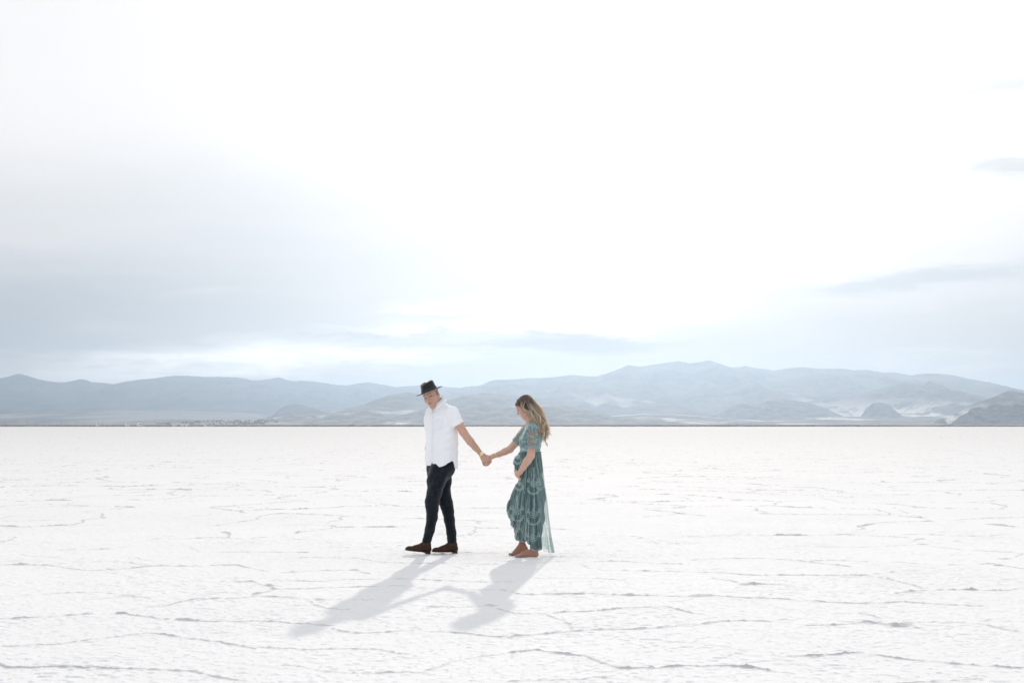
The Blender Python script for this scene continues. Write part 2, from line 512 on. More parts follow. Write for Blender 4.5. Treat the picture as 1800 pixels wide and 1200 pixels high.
def build_ground():
    # polar sheet: fine in the wedge the photograph looks at, coarse elsewhere
    half = math.radians(26.0)
    tf = np.linspace(-half, half, 1050)
    tc = np.linspace(half, 2 * math.pi - half, 132)[1:-1]
    th = np.concatenate([tf, tc])
    r = [0.35]
    while r[-1] < 34000:
        v = r[-1]
        if v < 6.0:
            k = 0.05
        elif v < 24:
            k = 0.00135
        elif v < 60:
            k = 0.0022
        elif v < 160:
            k = 0.006
        else:
            k = 0.06
        r.append(v * (1 + k))
    r = np.array(r)
    R, T = np.meshgrid(r, th, indexing='ij')
    X = (R * np.sin(T)).astype(np.float64)
    Y = (R * np.cos(T)).astype(np.float64)
    nr, nt = R.shape
    Z = np.zeros_like(R, dtype=np.float32)
    D = np.zeros_like(R, dtype=np.float32)      # ridge mask: painted shade plus some dirt, for the material
    near = (R < 260)
    fade = 1 - sstep(110, 250, R)
    wedge = np.ones_like(R)
    wedge[:, len(tf):] = 0.0
    # slow swell + crystals
    Z += (0.012 * (fbm(X * 0.35, Y * 0.35, 3, 3) - 0.5) * fade).astype(np.float32)
    fine = (R < 60) & (wedge > 0.5)
    xf, yf = X[fine], Y[fine]
    g1 = fbm(xf * 22, yf * 22, 11, 3, 0.6)
    g2 = vnoise(xf * 9, yf * 9, 23)
    g3 = fbm(xf * 1.2, yf * 1.2, 31, 3)
    nub = np.maximum(sstep(0.62, 0.86, vnoise(xf * 19, yf * 19, 41)) * (0.25 + 0.9 * sstep(0.3, 0.7, g3)),
                     0.8 * sstep(0.72, 0.9, vnoise(xf * 33, yf * 33, 43)))
    gr = 0.0055 * (g1 - 0.5) + 0.002 * (g2 - 0.5) + 0.0058 * nub
    Z[fine] += (gr * (1 - sstep(25, 58, R[fine]))).astype(np.float32)
    # polygon ridges
    nx, ny = X[near], Y[near]
    wx = nx + 0.55 * (fbm(nx * 0.9, ny * 0.9, 51, 4) - 0.5) * 1.6
    wy = ny + 0.55 * (fbm(nx * 0.9, ny * 0.9, 61, 4) - 0.5) * 1.6
    e1, h1 = cell_edges(wx, wy, 2.15, 7)
    e2, h2 = cell_edges(wx + 40, wy + 17, 1.35, 19)
    jag = fbm(nx * 9.0, ny * 9.0, 71, 4, 0.75)
    jag = np.clip((jag - 0.5) * 1.9 + 0.5, 0, 1)
    a1 = sstep(0.12, 0.5, h1) * sstep(0.22, 0.55, fbm(nx * 0.8, ny * 0.8, 81, 3)) * 1.25
    a2 = 0.8 * sstep(0.40, 0.7, h2) * sstep(0.4, 0.65, fbm(nx * 0.7, ny * 0.7, 91, 3))
    far_gain = 1.10 + 0.8 * sstep(17, 36, ny)
    vor = np.maximum(ridge_shape(e1, a1, jag), ridge_shape(e2, a2, jag)) * far_gain
    lump = sstep(0.70, 0.9, vnoise(nx * 2.3, ny * 2.3, 101)) * np.exp(-(e1 / 0.05) ** 2) * 0.011 * a1
    vor = vor + lump
    inside = (1 - sstep(15.8, 17.6, ny)) * (1 - sstep(0.365, 0.40, np.abs(nx) / np.maximum(ny, 0.1))) * (ny > 0)
    # traced ridges
    hz = np.zeros_like(nx, dtype=np.float32)
    sel = inside > 0.001
    sel &= ny > 6.5
    sx, sy = nx[sel], ny[sel]
    sx = sx + 0.07 * (fbm(sx * 3.1, sy * 3.1, 151, 3) - 0.5)
    sy = sy + 0.10 * (fbm(sx * 3.1, sy * 3.1, 161, 3) - 0.5) + 0.035 * (fbm(sx * 17, sy * 17, 163, 2) - 0.5)
    best = np.zeros_like(sx, dtype=np.float32)
    sj = jag[sel]
    brk = sstep(0.18, 0.5, fbm(sx * 1.7, sy * 1.7, 171, 3))
    for w, amp, pl in RIDGES:
        P = [gpt(w, a, b) for a, b in pl]
        for (x0, y0), (x1, y1) in zip(P[:-1], P[1:]):
            m = 0.45
            k = np.nonzero((sx > min(x0, x1) - m) & (sx < max(x0, x1) + m) & (sy > min(y0, y1) - m) & (sy < max(y0, y1) + m))[0]
            if not len(k):
                continue
            dx, dy = x1 - x0, y1 - y0
            L2 = dx * dx + dy * dy + 1e-9
            t = np.clip(((sx[k] - x0) * dx + (sy[k] - y0) * dy) / L2, 0, 1)
            d = np.hypot(sx[k] - x0 - t * dx, sy[k] - y0 - t * dy)
            best[k] = np.maximum(best[k], ridge_shape(d, min(amp, 1.3) * (0.50 + 0.42 * brk[k]), sj[k]))
    for w, a, b, s in LUMPS:
        x0, y0 = gpt(w, a, b)
        k = np.nonzero((np.abs(sx - x0) < 0.5) & (np.abs(sy - y0) < 0.5))[0]
        if len(k):
            d = np.hypot((sx[k] - x0) / 1.5, sy[k] - y0)
            best[k] += (s * 0.15 * np.exp(-(d / (s * 0.6)) ** 2) * (0.4 + 1.2 * sj[k])).astype(np.float32)
    # faint secondary cracks between the big ones
    best = np.maximum(best, ridge_shape(e2[sel], 0.34 * sstep(0.35, 0.7, h2[sel]), sj))
    hz[sel] = best
    tot = hz * inside + vor * (1 - inside)
    tot = tot * fade[near] * (0.25 + 0.75 * wedge[near])
    # keep the coarse part smooth enough for its big faces
    Z[near] += tot.astype(np.float32)
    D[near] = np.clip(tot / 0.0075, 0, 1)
    verts = np.stack([X.ravel(), Y.ravel(), Z.ravel()], 1)
    i = np.arange(nr - 1)[:, None] * nt
    j = np.arange(nt)[None, :]
    jn = (j + 1) % nt
    faces = np.stack([(i + j).ravel(), (i + j + nt).ravel(), (i + jn + nt).ravel(), (i + jn).ravel()], 1)
    faces = faces[:, ::-1]
    # centre cap
    cidx = len(verts)
    verts = np.vstack([verts, [[0, 0, 0]]])
    jj = np.arange(nt)
    cap = np.stack([np.full(nt, cidx), (jj + 1) % nt, jj], 1)[:, ::-1]
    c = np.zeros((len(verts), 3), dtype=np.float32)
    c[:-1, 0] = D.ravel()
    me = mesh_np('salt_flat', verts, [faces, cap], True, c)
    m, g = new_mat('salt_crust')
    tcn = g.n('ShaderNodeTexCoord')
    at = g.n('ShaderNodeAttribute', attribute_name='Col')
    obj = tcn.outputs['Object']
    big = g.noise(obj, 0.22, 5, 0.6)
    med = g.noise(obj, 2.4, 5, 0.65)
    fin = g.noise(obj, 38, 3, 0.7)
    geo = g.n('ShaderNodeNewGeometry')
    dist = g.n('ShaderNodeVectorMath', operation='LENGTH')
    g.link(geo.outputs['Position'], dist.inputs[0])
    c1 = g.mix(g.smooth(big, 0.3, 0.7), SALT_A, SALT_B)
    # crust painted darker with distance, offsetting the extra light out there
    c1 = g.mix(g.smooth(g.m('LOGARITHM', dist.outputs['Value'], 10.0), 0.95, 2.6), c1, (0.61, 0.61, 0.612, 1))
    c1 = g.mix(g.m('MULTIPLY', g.smooth(med, 0.5, 0.72), 0.25), c1, (0.70, 0.70, 0.705, 1))
    c1 = g.mix(g.m('MULTIPLY', g.smooth(fin, 0.58, 0.70), 0.25), c1, (0.56, 0.56, 0.57, 1))
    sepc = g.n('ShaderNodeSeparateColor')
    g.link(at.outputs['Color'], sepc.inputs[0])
    shade_dirt = g.m('MULTIPLY', g.smooth(sepc.outputs[0], 0.15, 0.9), g.smooth(med, 0.25, 0.6, 0.35, 1.0))
    c1 = g.mix(g.m('MULTIPLY', shade_dirt, RIDGE_SHADE_DIRT), c1, (0.38, 0.36, 0.365, 1))  # deepens the shade of the ridges in the colour, along with dirt
    p = principled(g, Base_Color=c1, Roughness=0.95)
    p.inputs['Specular IOR Level'].default_value = 0.1
    b = g.n('ShaderNodeBump')
    b.inputs['Strength'].default_value = 0.55
    b.inputs['Distance'].default_value = 0.006
    hgt = g.m('ADD', g.m('MULTIPLY', fin, 1.0), g.m('MULTIPLY', g.noise(obj, 120, 2, 0.6), 0.5))
    g.link(hgt, b.inputs['Height'])
    g.link(b.outputs[0], p.inputs['Normal'])
    o = g.n('ShaderNodeOutputMaterial')
    g.link(p.outputs[0], o.inputs[0])
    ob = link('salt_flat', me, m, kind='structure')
    ob['label'] = 'white cracked salt crust reaching to the horizon'
    return ob


SALT_A = (0.760, 0.762, 0.768, 1)
SALT_B = (0.795, 0.795, 0.798, 1)
RIDGE_SHADE_DIRT = 0.62
build_ground()

# ------------------------------------------------------------------ plain beyond the salt
def rock_mat(name, rock, sand, sand_lo, sand_hi, zscale, patch_scale):
    """rock above, pale alluvial sand in fans below; noise decides where"""
    m, g = new_mat(name)
    tc = g.n('ShaderNodeTexCoord')
    geo = g.n('ShaderNodeNewGeometry')
    sp = g.n('ShaderNodeSeparateXYZ')
    g.link(geo.outputs['Position'], sp.inputs[0])
    mp = g.n('ShaderNodeMapping')
    mp.inputs['Scale'].default_value = (1.0, 0.55, 2.2)
    g.link(tc.outputs['Object'], mp.inputs[0])
    n = g.noise(mp.outputs[0], patch_scale, 7, 0.62, 0.6)
    n2 = g.noise(mp.outputs[0], patch_scale * 5, 5, 0.6)
    low = g.smooth(g.m('DIVIDE', sp.outputs[2], zscale), 1.0, 0.15)
    f = g.m('MULTIPLY', g.smooth(n, sand_lo, sand_hi), low)
    rk = g.mix(g.smooth(n2, 0.3, 0.7), tuple(v * 0.74 for v in rock) + (1,), tuple(v * 1.28 for v in rock) + (1,))
    c = g.mix(f, rk, tuple(sand) + (1,))
    p = principled(g, Base_Color=c, Roughness=1.0)
    p.inputs['Specular IOR Level'].default_value = 0.0
    o = g.n('ShaderNodeOutputMaterial')
    g.link(p.outputs[0], o.inputs[0])
    return m


def build_plain():
    a = np.radians(np.linspace(-60, 60, 320))
    r = np.array([2300, 2330, 2400, 2600, 2900, 3300, 3800, 4500, 5400, 6500, 8000, 10000, 13000, 17000, 24000, 33000.])
    R, A = np.meshgrid(r, a, indexing='ij')
    R = R + (fbm(A * 14, np.zeros_like(A), 5, 4) - 0.5) * 260 * (R < 2500)
    X = R * np.sin(A)
    Y = R * np.cos(A)
    Z = 0.3 + np.clip((R - 2350) / 6000, 0, 4) * 9.0
    Z = Z + (fbm(X / 500, Y / 500, 8, 3) - 0.5) * np.clip((R - 2400) / 3000, 0, 1) * 5
    Z[0] = -0.5
    nr, nt = R.shape
    i = np.arange(nr - 1)[:, None] * nt
    j = np.arange(nt - 1)[None, :]
    f = np.stack([(i + j).ravel(), (i + j + 1).ravel(), (i + j + 1 + nt).ravel(), (i + j + nt).ravel()], 1)
    me = mesh_np('desert_plain', np.stack([X.ravel(), Y.ravel(), Z.ravel()], 1), f)
    m = rock_mat('desert_soil', (0.26, 0.23, 0.20), (0.55, 0.50, 0.46), 0.48, 0.60, 400, 0.0009)
    link('desert_plain', me, m, label='dun desert plain beyond the salt', kind='structure')


build_plain()


# ------------------------------------------------------------------ mountain ranges
def make_range(label, pts, D, F, B, rock, sand, seed, sand_rng=(0.5, 0.62), zs=None, gully=0.30, ncol=620, name='mountain_range',
               apron=0.22, patch=0.0006, cols_km=None, zbase=0.0, shp=1.25):
    """skyline points (photo px) give the crest of a solid range at distance D (m); F and B are the depths
    of its near and far slopes"""
    p = np.array(pts, dtype=float)
    xs = (p[:, 0] - 900) / FPX * D
    zc = (HZ - p[:, 1]) / FPX * D
    x = np.linspace(xs[0], xs[-1], ncol)
    crest = np.interp(x, xs, zc)
    k = np.array([1, 2, 3, 2, 1.0])
    k /= k.sum()
    crest = np.convolve(np.pad(crest, 2, mode='edge'), k, mode='valid')
    h = zc.max()
    sc = D / FPX
    crest = crest + (fbm(x / (6 * sc), x * 0, seed + 1, 4, 0.55) - 0.5) * 1.9 * sc * np.clip(crest / (20 * sc), 0, 1)
    sf = -np.linspace(1, 0, 74) ** 1.25 * F
    sb = np.linspace(0, 1, 16)[1:] * B
    s = np.concatenate([sf, sb])
    S, Xg = np.meshgrid(s, x, indexing='ij')
    t = np.where(S < 0, -S / F, S / B)                       # 0 crest .. 1 foot
    # spurs run down-slope: warp the crest lookup sideways with depth
    wob = (fbm(Xg / (0.35 * F) + 9, S / (0.8 * F), seed + 3, 3) - 0.5) * 1.1 * F * t * 0.5
    cr = np.interp((Xg + wob).ravel(), x, crest).reshape(Xg.shape)
    body = (1 - t) ** shp
    rid = 1 - np.abs(2 * fbm(Xg / (0.16 * F), S / (0.55 * F), seed + 5, 5, 0.55) - 1) * 2.2
    fine = fbm(Xg / (0.05 * F), S / (0.09 * F), seed + 7, 4, 0.6) - 0.5
    g = gully * np.sin(np.pi * np.clip(t * 1.02, 0, 1)) ** 0.8
    z = cr * body * (1 + g * (rid - 0.75)) + cr * 0.12 * fine * np.sqrt(np.clip(t * 4, 0, 1)) * body
    # never poke over the crest seen from afar
    z = np.minimum(z, cr * (1 - 0.35 * t) * 1.0 + 0)
    ap = apron * h * (1 - t) ** 1.0 * 0.35 * (0.6 + 0.8 * fbm(Xg / (0.5 * F), S / F, seed + 11, 3))
    z = np.maximum(z, np.where(cr > 1, ap, 0) * np.clip(cr / (0.3 * h), 0, 1)) + zbase
    z[0] = -3
    z[-1] = -3
    z[:, 0] = -3
    z[:, -1] = -3
    nr, nt = z.shape
    i = np.arange(nr - 1)[:, None] * nt
    j = np.arange(nt - 1)[None, :]
    f = np.stack([(i + j).ravel(), (i + j + 1).ravel(), (i + j + 1 + nt).ravel(), (i + j + nt).ravel()], 1)
    me = mesh_np(name, np.stack([Xg.ravel(), (D + S).ravel(), z.ravel()], 1), f)
    m = rock_mat('mountain_rock', rock, sand, sand_rng[0], sand_rng[1], zs or h * 0.5, patch)
    return link(name, me, m, label=label, kind='structure')


ROCK = (0.17, 0.15, 0.14)
SAND = (0.80, 0.74, 0.69)
make_range('long blue mountain range on the left horizon',
  [(-900,700),(-600,690),(-350,672),(-200,680),(-90,668),(-40,672),(0,665),(20,660),(30,656),(45,659),(70,667),(100,671),(118,672),(130,668),(146,665.5),(160,671),(185,673),
   (200,675),(222,675),(240,667),(270,665),(290,661),(330,660),(360,662),(400,662),(425,664),(450,669),(475,666),(487,662.5),(500,666),
   (517,669.5),(540,668.5),(556,671),(567,672),(590,676),(612,677),(630,673),(648,671.5),(665,674),(695,680),(715,678.5),(740,677),
   (770,678),(800,681),(830,682),(900,690),(1000,705),(1200,730)], 23000, 6500, 3000, (0.12, 0.12, 0.13), (0.42, 0.40, 0.39), 100, (0.55, 0.70), 330, 0.48, 700, patch=0.0004)
make_range('broad pale massif filling the right of the horizon',
  [(690,725),(730,706),(760,694),(785,687),(800,684),(820,679),(840,678),(855,673),(860,669),(872,667),(900,666.5),(930,664),(955,664),(985,661),(1008,658.5),
   (1030,661),(1050,661),(1070,654),(1090,647),(1105,641),(1125,644),(1150,640),(1175,637),(1192,633.5),(1210,638),(1230,636),(1247,633),
   (1265,640),(1280,644),(1300,645),(1310,642.5),(1325,646),(1350,649),(1360,651),(1385,647),(1410,645),(1450,648),(1480,647),(1500,650),
   (1525,650),(1550,654),(1575,654.5),(1600,659),(1625,656.5),(1650,656),(1680,660),(1705,666),(1720,668),(1740,677),(1755,689),(1775,696),(1830,705),(1900,712),(2100,725),(2300,742)],
  20000, 7000, 3000, (0.19, 0.17, 0.155), SAND, 200, (0.55, 0.66), 520, 0.50, 800)
make_range('rounded hills in front of the right massif',
  [(1290,740),(1330,727),(1370,715),(1410,708),(1440,700),(1480,697),(1510,694),(1540,685),(1560,680),(1590,673),(1610,675),(1622,676),(1635,667.5),(1650,675),(1668,683),(1690,690),
   (1720,697),(1750,705),(1790,715),(1850,725),(1950,742)], 14500, 3000, 1500, (0.20, 0.19, 0.185), SAND, 300, (0.52, 0.58), 330, 0.36, 420, patch=0.001)
make_range('dark peaked hill left of the couple',
  [(560,745),(575,733),(590,722),(600,718),(620,716),(640,714),(650,710),(665,703),(680,695),(705,691),(718,688.5),(740,693),(755,700),(775,705),(800,700),(815,694),(850,690),(880,693),(920,697),
   (960,703),(1000,712),(1050,722),(1110,738),(1140,745)], 13500, 3000, 1500, (0.21, 0.20, 0.19), SAND, 400, (0.52, 0.62), 260, 0.3, 460, patch=0.0011)
make_range('low dark foothills left of the man',
  [(440,747),(455,741),(468,736),(480,733),(500,730),(525,728),(548,728),(575,728),(590,723),(605,721),(640,719),(670,726),(700,735),(740,742),(770,746)],
  10500, 1500, 700, (0.25, 0.24, 0.235), SAND, 500, (0.56, 0.66), 150, 0.3, 300, patch=0.002)
make_range('low dark foothills behind the couple',
  [(650,746),(680,738),(700,730),(725,724),(760,719),(800,717),(850,716),(900,716),(960,714),(1010,717),(1040,723),(1070,730),(1100,738),(1130,745)],
  10000, 1500, 700, (0.26, 0.25, 0.24), SAND, 520, (0.60, 0.70), 150, 0.3, 300, patch=0.002)
make_range('small pale hill behind the far town',
  [(440,747),(462,736),(480,728),(495,716),(505,711),(520,710),(535,712),(550,716),(570,723),(600,730),(640,740),(660,746)],
  15000, 1800, 900, (0.15, 0.15, 0.15), SAND, 600, (0.55, 0.65), 200, 0.3, 240, patch=0.001)
make_range('long low dark hill at the right',
  [(1185,747),(1200,742),(1225,735),(1250,730.5),(1265,727),(1280,718),(1295,712),(1305,709.5),(1320,713),(1335,709),(1350,704),(1380,702),(1410,705),(1440,713),(1455,718),
   (1470,728),(1490,732),(1530,738),(1560,746)], 13000, 1700, 900, (0.20, 0.195, 0.19), SAND, 700, (0.62, 0.72), 150, 0.28, 320, patch=0.002)
make_range('dark cone hill at the right',
  [(1500,747),(1512,734),(1522,718),(1533,708.5),(1545,706.5),(1557,709),(1570,718),(1584,728),(1598,739),(1612,747)],
  12800, 1100, 500, (0.18, 0.175, 0.175), SAND, 800, (0.62, 0.72), 150, 0.28, 160, patch=0.003)
make_range('flat topped hill behind the dark knoll at the far right',
  [(1650,738),(1690,722),(1720,706),(1745,698),(1760,691),(1770,687),(1780,685),(1792,689),(1800,691),(1830,688),(1870,684),(1920,690),(1990,700),(2080,722),(2150,740)],
  9500, 1500, 700, (0.20, 0.20, 0.20), SAND, 900, (0.47, 0.57), 170, 0.3, 320, patch=0.002)
make_range('craggy dark knoll at the far right edge',
  [(1683,746),(1690,736),(1696,731),(1702,727),(1704,719),(1712,716.5),(1722,714.5),(1731,716),(1738,713),(1747,710.5),(1758,710),(1768,712),(1775,711.5),(1788,709.5),(1800,712),(1820,709),
   (1850,706),(1890,711),(1930,720),(1970,735),(1990,746)], 8200, 720, 480, (0.17, 0.17, 0.18), SAND, 1000, (0.66, 0.76), 60, 0.42, 420, patch=0.006)
# flat pale fans at the foot of the right-hand hills
make_range('pale gravel fan below the right massif',
  [(900,747.5),(960,742),(1000,736),(1060,731),(1130,727),(1200,728),(1260,733),(1330,737),(1420,733),(1500,731),(1580,733),(1660,730),(1740,726),(1800,722),(1900,718),(2000,728),(2100,742)],
  11500, 2600, 600, (0.26, 0.24, 0.235), (0.70, 0.65, 0.61), 1100, (0.50, 0.60), 300, 0.10, 420, patch=0.0016, shp=1.0)
make_range('pale gravel slope below the left range',
  [(-700,738),(-300,731),(0,727),(100,722),(200,721),(320,722),(430,725),(520,731),(600,738),(680,746)],
  16500, 5000, 800, (0.20, 0.19, 0.19), (0.36, 0.34, 0.33), 1200, (0.42, 0.60), 400, 0.08, 420, patch=0.0008, shp=1.0)

# =================================================================== figures
def unit(v):
    v = np.asarray(v, float)
    return v / np.linalg.norm(v)


class SDF:
    """smooth-union signed distance field on a regular grid, meshed with surface nets"""
    def __init__(s, lo, hi, h):
        s.lo = np.array(lo, float)
        s.h = h
        n = np.ceil((np.array(hi) - s.lo) / h).astype(int) + 1
        s.n = n
        s.f = np.full(tuple(n), 0.08, dtype=np.float32)
        s.ax = [s.lo[i] + h * np.arange(n[i]) for i in range(3)]

    def region(s, lo, hi):
        a = np.clip(np.floor((np.array(lo) - s.lo) / s.h).astype(int), 0, s.n - 1)
        b = np.clip(np.ceil((np.array(hi) - s.lo) / s.h).astype(int) + 1, 1, s.n)
        if np.any(b <= a):
            return None
        sl = tuple(slice(a[i], b[i]) for i in range(3))
        X = s.ax[0][sl[0]][:, None, None].astype(np.float32)
        Y = s.ax[1][sl[1]][None, :, None].astype(np.float32)
        Z = s.ax[2][sl[2]][None, None, :].astype(np.float32)
        return sl, X, Y, Z

    def join(s, sl, d, k, sub=False):
        a = s.f[sl]
        if sub:
            d = -d
            hh = np.clip(0.5 - 0.5 * (a - d) / k, 0, 1)      # smooth max
            s.f[sl] = a + (d - a) * hh + k * hh * (1 - hh)
        else:
            hh = np.clip(0.5 + 0.5 * (a - d) / k, 0, 1)
            s.f[sl] = a + (d - a) * hh - k * hh * (1 - hh)

    def cap(s, p0, p1, r0, r1=None, k=0.012, sub=False, flat=None):
        """tapered capsule; flat=(axis, factor) squashes the section along a direction"""
        r1 = r0 if r1 is None else r1
        p0 = np.asarray(p0, float)
        p1 = np.asarray(p1, float)
        m = max(r0, r1) * (1.0 if flat is None else max(1.0, 1.0)) + k * 2 + 0.02
        R = s.region(np.minimum(p0, p1) - m, np.maximum(p0, p1) + m)
        if R is None:
            return
        sl, X, Y, Z = R
        ax, ay, az = X - p0[0], Y - p0[1], Z - p0[2]
        dx, dy, dz = (p1 - p0)
        L2 = dx * dx + dy * dy + dz * dz + 1e-12
        t = np.clip((ax * dx + ay * dy + az * dz) / L2, 0, 1)
        qx, qy, qz = ax - t * dx, ay - t * dy, az - t * dz
        if flat is not None:
            u, fct = unit(flat[0]), flat[1]
            dd = qx * u[0] + qy * u[1] + qz * u[2]
            e = dd * (1.0 / fct - 1.0)
            qx, qy, qz = qx + e * u[0], qy + e * u[1], qz + e * u[2]
        d = np.sqrt(qx * qx + qy * qy + qz * qz) - (r0 + (r1 - r0) * t)
        if flat is not None:
            d = d * (0.5 + 0.5 * flat[1])
        s.join(sl, d, k, sub)

    def chain(s, pts, k=0.012, **kw):
        """pts: [(point, radius)...]"""
        for (a, ra), (b, rb) in zip(pts[:-1], pts[1:]):
            s.cap(a, b, ra, rb, k, **kw)

    def ell(s, c, r, frame=None, k=0.012, sub=False):
        """ellipsoid; frame = 3 unit rows (axes)"""
        c = np.asarray(c, float)
        r = np.asarray(r, float)
        F = np.eye(3) if frame is None else np.asarray(frame, float)
        m = r.max() + 2 * k + 0.02
        R = s.region(c - m, c + m)
        if R is None:
            return
        sl, X, Y, Z = R
        x, y, z = X - c[0], Y - c[1], Z - c[2]
        u = [(x * F[i][0] + y * F[i][1] + z * F[i][2]) for i in range(3)]
        k0 = np.sqrt(sum((u[i] / r[i]) ** 2 for i in range(3)))
        k1 = np.sqrt(sum((u[i] / r[i] ** 2) ** 2 for i in range(3))) + 1e-9
        d = k0 * (k0 - 1.0) / k1
        s.join(sl, d, k, sub)

    def stack(s, rows, k=0.02, sub=False, p=2.0):
        """vertical loft of ellipses: rows (z, cx, cy, a, b, angle_deg) low to high; a is along the angle"""
        rows = sorted(rows)
        A = np.array(rows, float)
        z0, z1 = A[0, 0], A[-1, 0]
        mr = A[:, 3:5].max() + 2 * k + 0.02
        lo = (A[:, 1].min() - mr, A[:, 2].min() - mr, z0 - 0.03)
        hi = (A[:, 1].max() + mr, A[:, 2].max() + mr, z1 + 0.03)
        R = s.region(lo, hi)
        if R is None:
            return
        sl, X, Y, Z = R
        z = Z[0, 0]
        # smooth (Catmull-like) interpolation
        def ip(col):
            v = np.interp(z, A[:, 0], A[:, col])
            w = max(3, int(0.02 / s.h) | 1)
            return np.convolve(np.pad(v, w // 2, mode='edge'), np.ones(w) / w, mode='valid')[:len(z)].astype(np.float32)[None, None, :]
        cx, cy, a, b, an = ip(1), ip(2), ip(3), ip(4), np.radians(ip(5))
        u = (X - cx) * np.cos(an) + (Y - cy) * np.sin(an)
        v = -(X - cx) * np.sin(an) + (Y - cy) * np.cos(an)
        q = (np.abs(u / a) ** p + np.abs(v / b) ** p) ** (1.0 / p)
        d = (q - 1.0) * np.minimum(a, b)
        dz = np.maximum(z0 - Z, Z - z1)
        d = np.maximum(d, dz)
        s.join(sl, d, k, sub)

    def cut(s, fn, k=0.004):
        """keep only where fn(X,Y,Z) <= 0"""
        X = s.ax[0][:, None, None].astype(np.float32)
        Y = s.ax[1][None, :, None].astype(np.float32)
        Z = s.ax[2][None, None, :].astype(np.float32)
        s.f = np.maximum(s.f, fn(X, Y, Z).astype(np.float32))

    def mesh(s, smooth=1):
        f = s.f
        f[0], f[-1] = 0.08, 0.08
        f[:, 0], f[:, -1] = 0.08, 0.08
        f[:, :, 0], f[:, :, -1] = 0.08, 0.08
        ins = f < 0
        nx, ny, nz = f.shape
        cs = np.zeros((nx - 1, ny - 1, nz - 1), dtype=np.int8)
        for a in (0, 1):
            for b in (0, 1):
                for c in (0, 1):
                    cs += ins[a:nx - 1 + a, b:ny - 1 + b, c:nz - 1 + c]
        act = (cs > 0) & (cs < 8)
        ci, cj, ck = np.nonzero(act)
        idx = np.full(act.shape, -1, dtype=np.int32)
        idx[ci, cj, ck] = np.arange(len(ci))
        acc = np.zeros((len(ci), 3))
        cnt = np.zeros(len(ci))
        cor = [(a, b, c) for a in (0, 1) for b in (0, 1) for c in (0, 1)]
        for a in cor:
            for ax in range(3):
                if a[ax] == 1:
                    continue
                b = list(a)
                b[ax] = 1
                fa = f[ci + a[0], cj + a[1], ck + a[2]]
                fb = f[ci + b[0], cj + b[1], ck + b[2]]
                m = (fa < 0) != (fb < 0)
                t = np.where(m, fa / np.where(m, fa - fb, 1), 0)
                for q in range(3):
                    pos = a[q] + (t if q == ax else 0)
                    acc[:, q] += np.where(m, pos, 0)
                cnt += m
        v = acc / cnt[:, None]
        v = s.lo + s.h * (v + np.stack([ci, cj, ck], 1))
        faces = []
        for ax in range(3):
            sh = [slice(0, None)] * 3
            o1, o2 = (ax + 1) % 3, (ax + 2) % 3
            A = ins[tuple(slice(0, -1) if q == ax else slice(1, -1) for q in range(3))]
            B = ins[tuple(slice(1, None) if q == ax else slice(1, -1) for q in range(3))]
            e = np.nonzero(A != B)
            g = np.stack(e, 1)
            for q in (o1, o2):
                g[:, q] += 1
            fl = A[e]

            def cell(d1, d2):
                h = g.copy()
                h[:, o1] += d1
                h[:, o2] += d2
                return idx[h[:, 0], h[:, 1], h[:, 2]]
            q = np.stack([cell(-1, -1), cell(0, -1), cell(0, 0), cell(-1, 0)], 1)
            q[~fl] = q[~fl][:, ::-1]
            faces.append(q)
        F = np.concatenate(faces)
        for _ in range(smooth):
            v = relax(v, F, 0.5)
        return v, F


def relax(v, F, lam):
    n = len(v)
    acc = np.zeros((n, 3))
    cnt = np.zeros(n)
    for a in range(4):
        b = (a + 1) % 4
        for q in range(3):
            acc[:, q] += np.bincount(F[:, a], weights=v[F[:, b], q], minlength=n)
            acc[:, q] += np.bincount(F[:, b], weights=v[F[:, a], q], minlength=n)
        cnt += np.bincount(F[:, a], minlength=n) + np.bincount(F[:, b], minlength=n)
    return v + lam * (acc / np.maximum(cnt, 1)[:, None] - v)


def normals(v, F):
    fn = np.cross(v[F[:, 2]] - v[F[:, 0]], v[F[:, 3]] - v[F[:, 1]])
    n = np.zeros_like(v)
    for a in range(4):
        for q in range(3):
            n[:, q] += np.bincount(F[:, a], weights=fn[:, q], minlength=len(v))
    return n / (np.linalg.norm(n, axis=1)[:, None] + 1e-12)


